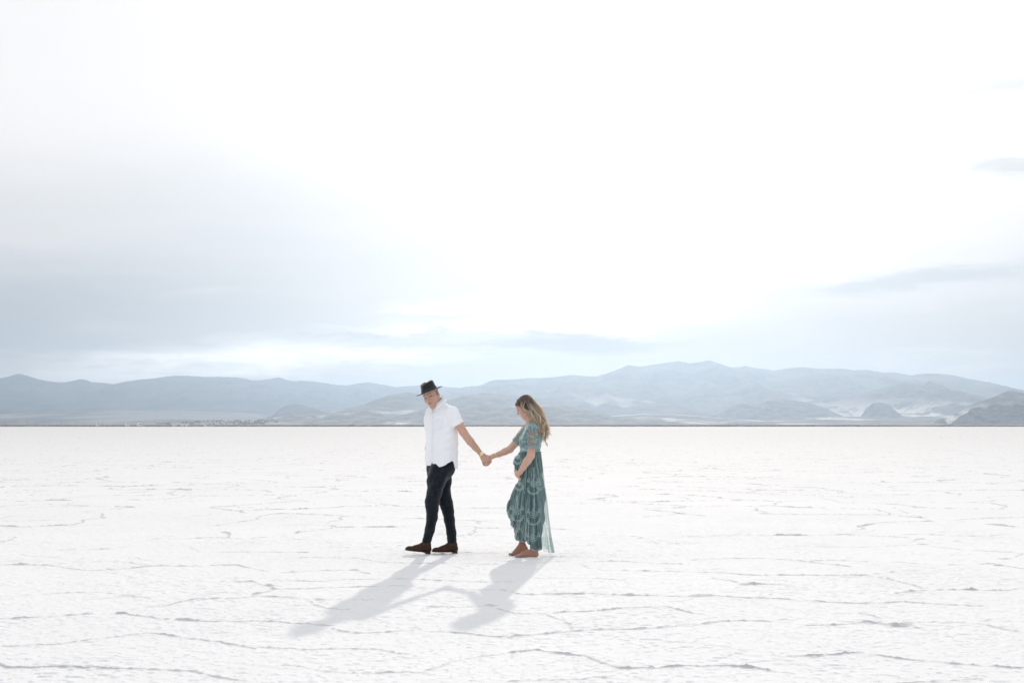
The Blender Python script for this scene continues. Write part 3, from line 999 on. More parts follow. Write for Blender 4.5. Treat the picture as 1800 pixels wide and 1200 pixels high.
def attr_mat(name, rough=0.6, sheen=0.0, sss=0.0, sss_rad=(0.02, 0.008, 0.004), trans=0.0, bump=0.0, bscale=300, spec=0.4,
             alpha=None, base_mul=1.0):
    """material that takes its colour from the mesh"""
    m, g = new_mat(name)
    at = g.n('ShaderNodeAttribute', attribute_name='Col')
    tc = g.n('ShaderNodeTexCoord')
    p = principled(g, Base_Color=at.outputs['Color'], Roughness=rough)
    p.inputs['Specular IOR Level'].default_value = spec
    if sheen:
        p.inputs['Sheen Weight'].default_value = sheen
    if sss:
        p.inputs['Subsurface Weight'].default_value = sss
        p.inputs['Subsurface Radius'].default_value = sss_rad
        p.inputs['Subsurface Scale'].default_value = 1.0
    if bump:
        b = g.n('ShaderNodeBump')
        b.inputs['Strength'].default_value = bump
        b.inputs['Distance'].default_value = 0.003
        g.link(g.noise(tc.outputs['Object'], bscale, 3, 0.6), b.inputs['Height'])
        g.link(b.outputs[0], p.inputs['Normal'])
    sh = p.outputs[0]
    if trans:
        t = g.n('ShaderNodeBsdfTranslucent')
        g.link(at.outputs['Color'], t.inputs[0])
        mx = g.n('ShaderNodeMixShader')
        mx.inputs[0].default_value = trans
        g.link(sh, mx.inputs[1])
        g.link(t.outputs[0], mx.inputs[2])
        sh = mx.outputs[0]
    if alpha is not None:
        t = g.n('ShaderNodeBsdfTransparent')
        mx = g.n('ShaderNodeMixShader')
        if alpha == 'attr':
            g.link(at.outputs['Alpha'], mx.inputs[0])
        else:
            mx.inputs[0].default_value = alpha
        g.link(t.outputs[0], mx.inputs[1])
        g.link(sh, mx.inputs[2])
        sh = mx.outputs[0]
    o = g.n('ShaderNodeOutputMaterial')
    g.link(sh, o.inputs[0])
    return m


def part(name, sdf_or_vf, color, mat, parent, smooth=1, label=None, colfn=None, disp=None):
    v, F = sdf_or_vf.mesh(smooth) if isinstance(sdf_or_vf, SDF) else sdf_or_vf
    n = normals(v, F)
    if disp is not None:
        v = v + n * disp(v, n)[:, None]
    c = np.tile(np.array(color, dtype=np.float32), (len(v), 1))
    if colfn is not None:
        c = colfn(v, n, c)
    me = mesh_np(name, v, F, True, c)
    return link(name, me, mat, parent, label=label)


def noise3(v, s, seed):
    """cheap 3-D-ish noise for cloth, -0.5..0.5"""
    a = fbm(v[:, 0] * s + v[:, 2] * s * 0.31 + 31, v[:, 1] * s + 7.7, seed, 3)
    b = fbm(v[:, 1] * s - v[:, 0] * s * 0.27 + 11, v[:, 2] * s + 3.3, seed + 3, 3)
    c = fbm(v[:, 2] * s + 5, v[:, 0] * s + v[:, 1] * s * 0.41, seed + 6, 3)
    return (a + b + c) / 3 - 0.5


class Head:
    """head-local frame: L = person's left, F = forward, U = up; origin at the middle of the skull"""
    def __init__(s, c, L, F, U, k=1.0):
        s.c = np.asarray(c, float)
        U = unit(U)
        L = unit(np.asarray(L, float) - np.dot(L, U) * U)
        Fv = np.cross(L, U)
        if np.dot(Fv, F) < 0:
            Fv = -Fv
        s.L, s.F, s.U, s.k = L, Fv, U, k

    def p(s, l, f, u):
        return s.c + s.k * (l * s.L + f * s.F + u * s.U)

    def local(s, v):
        d = (v - s.c) / s.k
        return np.stack([d @ s.L, d @ s.F, d @ s.U], 1)

    def build(s, D, female=False):
        k = s.k
        fr = [s.L, s.F, s.U]
        D.ell(s.p(0, -.012, .035), np.array([.074, .094, .083]) * k, fr, .010)
        D.ell(s.p(0, .030, -.025), np.array([.060, .062, .085]) * k, fr, .020)
        jw = .046 if female else .050
        for sg in (1, -1):
            D.cap(s.p(sg * jw, -.002, -.058), s.p(sg * .016, .066, -.098), .017 * k, .016 * k, .020)
            D.ell(s.p(sg * .036, .058, -.022), np.array([.026, .024, .026]) * k, fr, .020)     # cheek
            D.cap(s.p(sg * .012, .084, .030), s.p(sg * .044, .070, .030), .011 * k, .009 * k, .014)  # brow
        D.ell(s.p(0, .072, -.106), np.array([.021, .018, .017]) * k, fr, .016)                 # chin
        D.ell(s.p(0, .062, .052), np.array([.048, .030, .038]) * k, fr, .020)                  # forehead
        for sg in (1, -1):
            D.ell(s.p(sg * .031, .098, .010), np.array([.017, .014, .012]) * k, fr, .010, sub=True)
            D.ell(s.p(sg * .031, .077, .008), np.array([.0125, .0125, .0125]) * k, fr, .004)
            D.cap(s.p(sg * .019, .087, .0055), s.p(sg * .043, .080, .0055), .0045 * k, .004 * k, .004)   # lids
        nb = .0095 if not female else .0075
        D.cap(s.p(0, .088, .020), s.p(0, .116, -.026), nb * k, (nb + .0025) * k, .010)         # nose
        for sg in (1, -1):
            D.ell(s.p(sg * .011, .098, -.031), np.array([.0085, .011, .008]) * k, fr, .006)
        # muzzle and lips
        D.ell(s.p(0, .076, -.060), np.array([.030, .018, .024]) * k, fr, .014)
        D.cap(s.p(-.020, .086, -.056), s.p(.020, .086, -.056), .0060 * k, .0060 * k, .006)
        D.cap(s.p(0, .092, -.055), s.p(0, .092, -.055), .0065 * k, None, .006)
        D.cap(s.p(-.017, .086, -.068), s.p(.017, .086, -.068), .0070 * k, .0070 * k, .006)
        D.cap(s.p(0, .091, -.069), s.p(0, .091, -.069), .0065 * k, None, .006)
        D.ell(s.p(0, .100, -.0625), np.array([.021, .009, .0014]) * k, fr, .0015, sub=True)
        # ears
        for sg in (1, -1):
            e = [unit(s.L * 0.92 * sg - s.F * 0.38), unit(s.F * 0.92 + s.L * 0.38 * sg), s.U]
            D.ell(s.p(sg * .080, -.012, .000), np.array([.0085, .018, .031]) * k, e, .008)
            D.ell(s.p(sg * .089, -.008, .006), np.array([.006, .009, .015]) * k, e, .005, sub=True)

    def paint(s, v, c, lips, brow, lid, hairline=None, blush=None):
        q = s.local(v)
        l, f, u = np.abs(q[:, 0]), q[:, 1], q[:, 2]
        face = (f > .04) & (np.abs(u) < .14) & (l < .09)
        m = face & (f > .074) & (np.abs(u + .0625 - .10 * l) < .0105 - .30 * l) & (l < .023)
        c[m] = lips
        m = face & (f > .060) & (np.abs(u - (.032 - .10 * np.maximum(l - .030, 0) + 0.12 * np.minimum(l - .02, 0))) < .0055) & (l > .012) & (l < .050)
        c[m] = brow
        m = face & (f > .070) & (np.abs(u - (.0055 + .04 * (l - .031) ** 2 * 30)) < .0046) & (l > .019) & (l < .046)
        c[m] = lid
        m = face & (f > .088) & (np.abs(u + .0385) < .003) & (np.abs(l - .008) < .004)
        c[m] = np.array(c[m]) * 0.6
        if blush is not None:
            w = np.exp(-((l - .042) / .020) ** 2 - ((u + .025) / .022) ** 2) * face
            c[:] = c + (np.array(blush) - c) * (0.45 * w)[:, None]
            e = (l > .070) & (np.abs(u) < .04) & (f < .03) & (f > -.05)
            c[e] = c[e] * 0.4 + np.array(blush) * 0.6
        return c


def finger(D, pts, r, k=0.004):
    n = len(pts)
    for i in range(n - 1):
        D.cap(pts[i], pts[i + 1], r * (1 - 0.07 * i), r * (1 - 0.07 * (i + 1)), k)


# ------------------------------------------------------------------ the man
YM = 15.22


def M(px, py, dy=0.0):
    return PX(px, py, YM + dy) if False else np.array([(px - 900) / FPX * YM, YM + dy, CAM_H - (py - HZ) / FPX * YM])


SKIN_M = (0.60, 0.36, 0.27)
SKIN_F = (0.60, 0.37, 0.28)
mat_skin = attr_mat('skin', 0.55, sheen=0.35, sss=0.18, bump=0.08, bscale=220)
LEFT_M = unit((0.67, -0.74, 0))       # the man's left


def root(name, loc, label, cat, group=None):
    o = bpy.data.objects.new(name, None)
    COL.objects.link(o)
    o.location = loc
    o.empty_display_size = 0.2
    o['label'] = label
    o['category'] = cat
    if group:
        o['group'] = group
    return o


def build_man():
    rt = root('person', (float(M(765, 972)[0]), YM, 0.0),
              'man in black felt hat, white short sleeved shirt and dark jeans, looking down', 'person',
              'couple walking hand in hand')
    hd = Head(M(759.0, 696.2, -0.030), (.85, -.44, .27), (-.38, -.88, -.24), (-.39, -.06, .91), 1.05)
    # ---- body
    D = SDF((-1.25, YM - .42, -0.01), (-0.20, YM + .42, 1.84), 0.0042)
    hd.build(D)
    D.chain([(M(764.5, 699, .0), .052), (M(770.5, 710, .012), .052), (M(774, 719, .02), .066)], .016)
    D.stack([(M(0, 812)[2], M(774, 0)[0], YM, .165, .115, -48), (M(0, 790)[2], M(775, 0)[0], YM, .150, .105, -48),
             (M(0, 760)[2], M(776, 0)[0], YM, .165, .11, -48), (M(0, 735)[2], M(777, 0)[0], YM, .17, .11, -48),
             (M(0, 720)[2], M(776, 0)[0], YM, .12, .07, -48)], .03)
    shl, shr = M(795, 725.5, -.135), M(758, 726, .12)
    D.cap(shl, shr, .055, .055, .03)
    el, wr = M(822, 768.5, -.14), M(845.5, 797, -.045)
    D.chain([(shl, .052), (M(807, 745, -.165), .051), (M(816, 760, -.155), .044), (el, .041)], .012)
    D.chain([(el, .041), (M(827, 775, -.12), .043), (M(836, 786, -.07), .035), (wr, .0265)], .012)
    # far arm, hand in the pocket
    elr, wrr = M(757, 770, .20), M(750.5, 806, .13)
    D.chain([(shr, .053), (elr, .041), (M(752, 786, .19), .040), (wrr, .027)], .012)
    D.cap(wrr, M(755, 822, .10), .028, .026, .01, flat=((0, 1, 0), .55))
    # near hand: back of the hand to the camera, fingers closing on hers
    pc = M(852, 805, -.035)
    D.cap(wr, M(849, 801, -.045), .028, .033, .010, flat=((.2, 1, .1), .70))
    D.cap(M(849, 801, -.045), M(855, 808, -.045), .035, .038, .010, flat=((.2, 1, .1), .48))
    D.ell(pc, (.044, .018, .041), [unit((.75, 0, .66)), (0, 1, 0), unit((-.66, 0, .75))], .010)
    kn = [M(861, 806, -.045), M(857.5, 809.5, -.052), M(853.5, 812, -.052), M(849, 812, -.048)]
    t1 = [M(863, 811, -.030), M(859.5, 815, -.036), M(855, 817, -.036), M(850.5, 815.6, -.034)]
    t2 = [M(860.5, 814, .005), M(857, 817.5, .002), M(853, 818.2, .002), M(850, 817, .000)]
    t3 = [M(856.5, 812, .022), M(853.5, 814, .022), M(850.5, 814.6, .020), M(848.5, 813.5, .016)]
    for a, b, c, d, r in zip(kn, t1, t2, t3, (.0112, .0116, .0112, .0100)):
        D.cap(pc + (a - pc) * 0.4, a, .013, .0118, .006)
        finger(D, [a, b, c, d], r, .003)
    finger(D, [M(850, 801, -.020), M(857, 800.5, .006), M(861.5, 803.5, .010)], .0118, .006)   # thumb
    # legs and feet inside the clothes
    hipA, kA, aA = M(771, 826, -.075), M(759.5, 886, -.055), M(751.5, 952, -.045)
    hipB, kB, aB = M(779, 826, .085), M(784, 888, .07), M(794, 953, .055)
    for hp, kn_, an in ((hipA, kA, aA), (hipB, kB, aB)):
        D.chain([(hp, .060), (kn_, .044), ((kn_ * .6 + an * .4), .036), (an, .028)], .01)
    D.cap(hipA, hipB, .065, .065, .03)
    D.cap(aA, M(747, 966, -.045), .034, .030, .01)
    D.cap(aB, M(795, 966, .055), .034, .030, .01)

    def col(v, n, c):
        c[:] = c * (1 + 0.10 * noise3(v, 26, 5)[:, None])
        c = hd.paint(v, c, (0.42, 0.21, 0.18), (0.30, 0.18, 0.13), (0.10, 0.06, 0.05), blush=(0.60, 0.27, 0.22))
        # stubble
        q = hd.local(v)
        m = (q[:, 2] < -.04) & (q[:, 2] > -.13) & (q[:, 1] > -.01) & (np.linalg.norm(q, axis=1) < .16)
        c[m] = c[m] * np.array([.90, .88, .90])
        return c
    part('body', D, SKIN_M, mat_skin, rt, 1, colfn=col)
    # ---- short hair at the side of the head
    Hh = SDF(hd.c - .16, hd.c + .16, .0035)
    Hh.ell(hd.p(0, -.016, .037), (.0760, .093, .083), [hd.L, hd.F, hd.U], .004)
    Hh.cap(hd.p(.066, .012, .03), hd.p(.067, .006, .000), .010, .006, .006)
    Hh.cap(hd.p(-.066, .012, .03), hd.p(-.067, .006, .000), .010, .006, .006)
    Hh.ell(hd.p(0, -.075, .0), (.050, .022, .035), [hd.L, hd.F, hd.U], .02)
    hfn = lambda X, Y, Z: ((X - hd.c[0]) * hd.F[0] + (Y - hd.c[1]) * hd.F[1] + (Z - hd.c[2]) * hd.F[2]) - .040
    Hh.cut(hfn)
    part('hair', Hh, (0.34, 0.27, 0.23), attr_mat('short_hair', 0.7, bump=0.6, bscale=260), rt, 1,
         disp=lambda v, n: noise3(v, 90, 9) * .004)
    # ---- hat
    U = unit((-.353, -.035, .935))
    Fh = unit(hd.F - np.dot(hd.F, U) * U)
    Lh = np.cross(U, Fh)
    hc = M(755.4, 688.0, -.045)
    hat = SDF(hc - (.19, .19, .11), hc + (.19, .19, .17), .0026)
    X = hat.ax[0][:, None, None] - hc[0]
    Y = hat.ax[1][None, :, None] - hc[1]
    Z = hat.ax[2][None, None, :] - hc[2]
    f = (X * Fh[0] + Y * Fh[1] + Z * Fh[2]).astype(np.float32)
    l = (X * Lh[0] + Y * Lh[1] + Z * Lh[2]).astype(np.float32)
    u = (X * U[0] + Y * U[1] + Z * U[2]).astype(np.float32)
    rr = np.sqrt((f / .154) ** 2 + (l / .146) ** 2)
    curl = .012 * np.clip(rr - .6, 0, 1) ** 1.5 * (l / .14) ** 2 + .006 * np.clip(rr - .62, 0, 1)
    brim = np.maximum((rr - 1) * .148, np.abs(u - curl) - .0042)
    # crown: tapers upward, teardrop crease on top, pinched at the front
    tz = np.clip(u / .112, 0, 1)
    pinch = np.clip((f - .01) / .07, 0, 1) * np.clip(tz * 1.4 - .25, 0, 1)
    ca = .098 - .018 * tz
    cb = (.085 - .011 * tz) * (1 - .36 * pinch)
    q = np.sqrt((f / ca) ** 2 + (l / cb) ** 2)
    top = .108 - .012 * np.clip(f / .08, -1, 1) - .024 * np.exp(-(l / .020) ** 2) * np.exp(-((f + .0) / .062) ** 4)
    top = top - .030 * np.clip(q - .45, 0, 1) ** 2 - .050 * np.clip((-f - .028) / .07, 0, 1) ** 1.6
    side = (q - 1) * .085
    crown = np.maximum(np.maximum(side, u - top) + 0.0, -u - .002)
    e = .016
    a_, b_ = side, u - top
    sm = np.clip(.5 + .5 * (a_ - b_) / e, 0, 1)
    crown = np.maximum(b_ * (1 - sm) + a_ * sm + e * sm * (1 - sm), -u - .003)
    hh = np.clip(.5 + .5 * (brim - crown) / .008, 0, 1)
    hat.f = (brim * (1 - hh) + crown * hh - .008 * hh * (1 - hh)).astype(np.float32)
    mat_felt = attr_mat('black_felt', 0.85, sheen=0.5, bump=0.25, bscale=400, spec=0.2)
    ho = part('hat', hat, (0.014, 0.012, 0.012), mat_felt, rt, 2)
    # ribbon
    rib = []
    rf = []
    nseg = 72
    for i in range(nseg):
        a = 2 * math.pi * i / nseg
        for uu, sc in ((.004, 1.035), (.030, 1.02), (.030, .96), (.004, .97)):
            tt = uu / .112
            r1 = (.098 - .018 * tt) * sc
            pf = math.cos(a)
            pin = max(0, min(1, (pf * r1 - .01) / .07)) * max(0, tt * 1.4 - .25)
            r2 = (.085 - .011 * tt) * (1 - .36 * pin) * sc
            rib.append(hc + Fh * pf * r1 + Lh * math.sin(a) * r2 + U * uu)
    for i in range(nseg):
        j = (i + 1) % nseg
        for q_ in range(4):
            r_ = (q_ + 1) % 4
            rf.append((i * 4 + q_, j * 4 + q_, j * 4 + r_, i * 4 + r_))
    me = mesh_np('hat_band', np.array(rib), np.array(rf), False)
    link('hat_band', me, simple_mat('ribbon', (0.02, 0.017, 0.017), 0.5, bump=.2, bump_scale=500), ho)
    # ---- shirt
    S = SDF((-1.05, YM - .40, .80), (-.30, YM + .40, 1.72), 0.0042)
    ang = -48
    zz = lambda y: float(M(0, y)[2])
    xx = lambda x: float(M(x, 0)[0])
    S.stack([(zz(830), xx(776.0), YM, .202, .136, ang), (zz(812), xx(776.0), YM, .204, .138, ang), (zz(795), xx(776.5), YM, .206, .138, ang),
             (zz(778), xx(777), YM, .206, .136, ang), (zz(762), xx(777), YM, .204, .132, ang), (zz(745), xx(776.5), YM, .202, .126, ang),
             (zz(730), xx(776), YM, .190, .108, ang), (zz(722), xx(775.5), YM, .155, .088, ang), (zz(715), xx(775.5), YM + .01, .105, .072, ang),
             (zz(711), xx(775.5), YM + .01, .06, .056, ang)], .02, p=2.35)
    S.cap(M(777, 715, .0), M(793, 724, -.10), .052, .062, .03)
    S.cap(M(776, 721, .0), shr, .066, .064, .03)
    S.chain([(shr, .066), (M(755, 738, .14), .066), (M(755.5, 752, .165), .066)], .02)
    # sleeve ends
    ad = unit(M(814, 754, 0) - M(804.5, 737.5, 0))
    e0 = M(806.2, 746.6, -.162)
    SL = SDF((-.84, YM - .30, 1.28), (-.40, YM + .06, 1.62), 0.0036)
    SL.chain([(M(790, 722.5, -.09), .058), (shl + (0, -.004, .002), .066), (M(800, 735, -.150), .065), (M(805.8, 745, -.160), .062), (M(812, 757, -.165), .063)], .022)
    SL.cut(lambda X, Y, Z: (X - e0[0]) * ad[0] + (Y - e0[1]) * ad[1] + (Z - e0[2]) * ad[2])
    # hem line: tails front and back, raised over the hips and parted at the placket
    hx = np.array([742, 749, 752, 758, 759.2, 760.2, 761.5, 764.5, 768, 772, 778, 785, 790, 793.5, 796.5, 798, 799, 800.5, 806, 812.])
    hy = np.array([817, 817.4, 818, 817.8, 815, 811.8, 814, 818.6, 819.8, 820, 819, 815.6, 812, 809.8, 809.5, 811.5, 815, 822.6, 823, 822.])
    S.cut(lambda X, Y, Z: (np.interp(900 + X / YM * FPX, hx, CAM_H - (hy - HZ) / FPX * YM) - Z))

    def sdisp(v, n):
        px = 900 + v[:, 0] / YM * FPX
        py = HZ + (CAM_H - v[:, 2]) / YM * FPX
        d = noise3(v, 9, 21) * .012 + noise3(v, 20, 25) * .005
        # drag folds from the reaching shoulder, and slack around the waist
        s1 = (px - 800) * .62 + (py - 745) * .78
        d += .0035 * np.sin(s1 * .55 + 3 * noise3(v, 6, 27)) * np.exp(-((px - 786) / 22) ** 2 - ((py - 757) / 26) ** 2)
        d += .0045 * np.sin((py - 770) * .40 + (px - 770) * .13 + 5 * noise3(v, 5, 29)) * np.exp(-((py - 783) / 16) ** 2)
        d += .0020 * np.sin((px) * .62 + 6 * noise3(v, 4, 30)) * sstep(792, 812, py)
        return d * (1 - .6 * sstep(808, 816, py))

    def sldisp(v, n):
        px = 900 + v[:, 0] / YM * FPX
        py = HZ + (CAM_H - v[:, 2]) / YM * FPX
        d = noise3(v, 14, 33) * .012
        return d + .0025 * np.sin(((px - 800) * .75 - (py - 735) * .55) * .55 + 5 * noise3(v, 5, 34))

    def scol(v, n, c):
        return c
    WH = (0.90, 0.905, 0.935)
    mat_shirt = attr_mat('white_cotton', 0.8, sheen=0.6, bump=0.10, bscale=500, spec=0.2)
    so = part('shirt', S, WH, mat_shirt, rt, 1, disp=sdisp)
    part('sleeve', SL, WH, mat_shirt, so, 1, disp=sldisp)
    # collar: a band round the neck, turned over
    cl, cf = [], []
    nc = 40
    ctr = M(770.0, 711.5, .0)
    tilt = unit((-.50, -.24, .83))
    ex = unit(np.cross(tilt, (0, 1, 0)))
    ey = np.cross(tilt, ex)
    ex2 = LEFT_M - np.dot(LEFT_M, tilt) * tilt
    ex2 = unit(ex2)
    fw = np.cross(ex2, tilt)
    if fw[1] > 0:
        fw = -fw
    for i in range(nc + 1):
        a = math.radians(14 + 332 * i / nc)      # opening at the throat
        gap = min(i, nc - i) / nc
        dirv = fw * math.cos(a) + ex2 * math.sin(a)
        pt = 1.0 if 0.04 < gap else 0.6
        for rad, hh in ((.069, -.012), (.067, .030 * pt + .010), (.072, .034 * pt + .010), (.090, -.004), (.093, -.010), (.080, -.010)):
            q = ctr + dirv * rad * (1.0 + .10 * abs(math.sin(a))) + tilt * hh + np.array((0, 0, -0.010 * math.cos(a)))
            cl.append(q)
    for i in range(nc):
        for q_ in range(6):
            r_ = (q_ + 1) % 6
            cf.append((i * 6 + q_, (i + 1) * 6 + q_, (i + 1) * 6 + r_, i * 6 + r_))
    cf = np.array(cf)
    me = mesh_np('collar', np.array(cl), [cf, np.array([[0, 1, 2], [0, 2, 3], [0, 3, 4], [0, 4, 5]]),
                                          np.array([[nc * 6, nc * 6 + 2, nc * 6 + 1], [nc * 6, nc * 6 + 3, nc * 6 + 2], [nc * 6, nc * 6 + 4, nc * 6 + 3], [nc * 6, nc * 6 + 5, nc * 6 + 4]])],
                 True, np.tile(WH, (len(cl), 1)))
    link('collar', me, mat_shirt, so)
    # breast pocket, placket and buttons laid on the shirt front by ray casting
    bpy.context.view_layer.update()

    def strip(name, outline, off, mat, thick=.0025, color=(0.86, 0.87, 0.91), target=so):
        """patch over the shirt: grid between four photo corners, dropped on the cloth"""
        (ax, ay), (bx, by), (cx_, cy_), (dx, dy_) = outline      # tl tr br bl
        nu, nv = 12, 16
        V = []
        for j in range(nv + 1):
            for i in range(nu + 1):
                s_, t_ = i / nu, j / nv
                px = (ax * (1 - s_) + bx * s_) * (1 - t_) + (dx * (1 - s_) + cx_ * s_) * t_
                py = (ay * (1 - s_) + by * s_) * (1 - t_) + (dy_ * (1 - s_) + cy_ * s_) * t_
                o = M(px, py, -1.0)
                hit, loc, nn, _ = target.ray_cast(Vector(o) - Vector(world_loc(target)), Vector((0, 1, 0)))
                y = (loc[1] + world_loc(target)[1]) if hit else YM
                V.append((o[0], y - off, o[2]))
        V = np.array(V)
        n0 = len(V)
        B = V.copy()
        B[:, 1] += thick + off
        F_ = []
        for j in range(nv):
            for i in range(nu):
                a = j * (nu + 1) + i
                F_.append((a, a + nu + 1, a + nu + 2, a + 1))
                F_.append((n0 + a, n0 + a + 1, n0 + a + nu + 2, n0 + a + nu + 1))
        rim = [i for i in range(nu + 1)] + [(j + 1) * (nu + 1) - 1 for j in range(1, nv + 1)] + \
              [nv * (nu + 1) + i for i in range(nu - 1, -1, -1)] + [j * (nu + 1) for j in range(nv - 1, 0, -1)]
        for a, b in zip(rim, rim[1:] + rim[:1]):
            F_.append((a, b, n0 + b, n0 + a))
        V = np.vstack([V, B])
        me = mesh_np(name, V, np.array(F_), True, np.tile(color, (len(V), 1)))
        return link(name, me, mat, target)
    strip('breast_pocket', ((765.5, 737.5), (779.5, 737), (779.8, 754.5), (766, 755)), .0035, mat_shirt)
    strip('placket', ((759.5, 722), (763.5, 722), (762, 812), (757.5, 811)), .003, mat_shirt)
    mb = simple_mat('button_shell', (0.75, 0.73, 0.70), 0.3)
    for t in (733, 745, 757, 769, 781, 793):
        cx_ = 761.3 - (t - 722) * .018
        o = M(cx_, t, -1.0)
        hit, loc, nn, _ = so.ray_cast(Vector(o) - Vector(world_loc(so)), Vector((0, 1, 0)))
        if not hit:
            continue
        y = loc[1] + world_loc(so)[1] - .0045
        V, F_ = [], []
        for i in range(12):
            a = 2 * math.pi * i / 12
            V += [(o[0] + .005 * math.cos(a), y, o[2] + .005 * math.sin(a)), (o[0] + .005 * math.cos(a), y + .002, o[2] + .005 * math.sin(a))]
        for i in range(12):
            j = (i + 1) % 12
            F_.append((2 * i, 2 * i + 1, 2 * j + 1, 2 * j))
        V.append((o[0], y - .0004, o[2]))
        me = mesh_np('button', np.array(V), [np.array(F_), np.array([(24, 2 * i, 2 * ((i + 1) % 12)) for i in range(12)])], False)
        link('button', me, mb, so)
    # ---- trousers
    T = SDF((-1.05, YM - .30, .02), (-.35, YM + .32, 1.06), 0.0042)
    T.stack([(zz(850), xx(774), YM, .04, .04, -30), (zz(844), xx(773), YM, .085, .085, -30), (zz(836), xx(772.5), YM, .140, .115, -30), (zz(826), xx(773.5), YM, .165, .125, -40), (zz(812), xx(774), YM, .172, .122, ang),
             (zz(798), xx(775), YM, .168, .118, ang)], .03)
    T.ell(M(788, 822, .01), (.075, .12, .085), None, .03)
    T.chain([(hipA + (.01, 0, 0), .098), (M(768, 845, -.07), .098), (M(764, 865, -.062), .081), (M(759.6, 882, -.055), .0715), (M(760.2, 892, -.055), .066),
             (M(760, 908, -.052), .058), (M(756, 930, -.048), .0515), (M(750.5, 950.5, -.045), .049)], .022)
    T.chain([(hipB, .098), (M(777, 846, .08), .092), (M(779.5, 866, .075), .074), (M(784, 886, .07), .0700), (M(787, 898, .068), .062),
             (M(789.5, 914, .065), .056), (M(793, 936, .058), .051), (M(794, 950.5, .055), .052)], .022)
    # cuffs, slightly slanting
    cA, cB = M(748.5, 955.0, -.045), M(794, 955.6, .055)
    dA, dB = unit((-.28, 0, -1)), unit((.06, 0, -1))
    T.cut(lambda X, Y, Z: np.where(X < xx(770), (X - cA[0]) * dA[0] + (Z - cA[2]) * dA[2],
                                   np.where(Z < .3, (X - cB[0]) * dB[0] + (Z - cB[2]) * dB[2], -1.0)))

    def tdisp(v, n):
        px = 900 + v[:, 0] / YM * FPX
        py = HZ + (CAM_H - v[:, 2]) / YM * FPX
        d = noise3(v, 10, 41) * .004 + noise3(v, 30, 45) * .0025
        w = 4 * noise3(v, 5, 47)
        # stacked creases behind the knees and above the shoes, long pulls on the thigh
        d += .0016 * np.sin((py + (px - 760) * .7) * .55 + 2 * w) * np.exp(-((py - 889) / 10) ** 2)
        d += .0012 * np.sin((py - (px - 760) * .6) * .75 + 2 * w) * np.exp(-((py - 944) / 9) ** 2)
        d += .0045 * np.sin((px + (py - 840) * .45) * .42 + w) * np.exp(-((py - 845) / 24) ** 2)
        return d

    def tcol(v, n, c):
        px = 900 + v[:, 0] / YM * FPX
        w = 0.5 + noise3(v, 30, 55)
        f = sstep(.48, .62, w) * .5 + .25 * sstep(.3, .8, fbm(v[:, 0] * 160, v[:, 2] * 9, 57, 2))
        base = np.array((0.006, 0.0085, 0.013))
        hi = np.array((0.016, 0.023, 0.034))
        return base + (hi - base) * f[:, None]
    mat_denim = attr_mat('dark_denim', 0.85, sheen=0.2, bump=0.35, bscale=700, spec=0.15)
    to = part('trousers', T, (0.02, 0.025, 0.035), mat_denim, rt, 1, disp=tdisp, colfn=tcol)
    # side seam and cuff stitching as slim cords on the near leg
    # ---- shoes
    mat_lea = attr_mat('brown_leather', 0.5, bump=0.15, bscale=160, spec=0.25)
    mat_sole = simple_mat('leather_sole', (0.03, 0.018, 0.014), 0.6)

    def shoe(heel, dirv, dy, pitch, L=.292):
        """heel: photo x,y of the back lower corner; pitch: toe lift in degrees"""
        c = M(heel[0], heel[1], dy)
        c[2] = .0105
        f = unit((dirv[0] * math.cos(pitch), dirv[1] * math.cos(pitch), math.sin(pitch)))
        sd = unit(np.cross((0, 0, 1), f))
        up = np.cross(f, sd)
        Pp = lambda a, b, h: c + f * a * L + sd * b + up * h
        B = SDF(c - (.36, .22, .06), c + (.36, .22, .20), .0032)
        fr = [f, sd, up]
        B.cap(Pp(.13, 0, .040), Pp(.34, 0, .042), .036, .037, .012)
        B.cap(Pp(.12, 0, .040), Pp(.17, 0, .088), .034, .040, .012)          # heel counter and shaft
        B.cap(Pp(.20, 0, .088), Pp(.32, 0, .080), .040, .034, .015)
        B.cap(Pp(.30, 0, .072), Pp(.60, 0, .040), .036, .034, .02)           # vamp
        B.cap(Pp(.50, 0, .028), Pp(.84, .004, .024), .036, .032, .02)
        B.ell(Pp(.85, .004, .024), (.042, .036, .024), fr, .015)             # toe box
        pl = lambda X, Y, Z: -((X - c[0]) * up[0] + (Y - c[1]) * up[1] + (Z - c[2]) * up[2]) + .011
        B.cut(pl)
        B.cut(lambda X, Y, Z: ((X - c[0]) * up[0] + (Y - c[1]) * up[1] + (Z - c[2]) * up[2]) - .118)

        def lc(v, n, cc):
            a = ((v - c) @ f) / L
            h = (v - c) @ up
            w = .5 + noise3(v, 40, 61)
            cc = cc * (.75 + .5 * w)[:, None]
            cc[(a < .30) & (h < .055)] *= .72
            line = (np.abs(h - .058 + (a - .30) * .10) < .0022) & (a < .34)
            line |= (np.abs(a - .335 - (h - .03) * .9) < .008) & (h > .03)
            cc[line] *= .35
            return cc
        so_ = part('shoe', B, (0.048, 0.017, 0.009), mat_lea, rt, 1, colfn=lc)
        # welted sole with a stacked heel
        n = 44
        out = []
        for i in range(n):
            a = 2 * math.pi * i / n
            ca_, sa = math.cos(a), math.sin(a)
            x_ = .5 + .505 * ca_
            hw = .034 + .010 * max(0, math.sin((x_ - .35) * math.pi / .75)) - .006 * math.exp(-((x_ - .38) / .12) ** 2)
            out.append((x_, math.copysign(abs(sa) ** .62, sa) * hw))
        V, F_ = [], []
        for h0 in (.0125, .0045):
            V += [Pp(a, b, h0 + (.004 * max(0, (a - .72) / .28) ** 2)) for a, b in out]
        for i in range(n):
            j = (i + 1) % n
            F_.append((i, j, n + j, n + i))
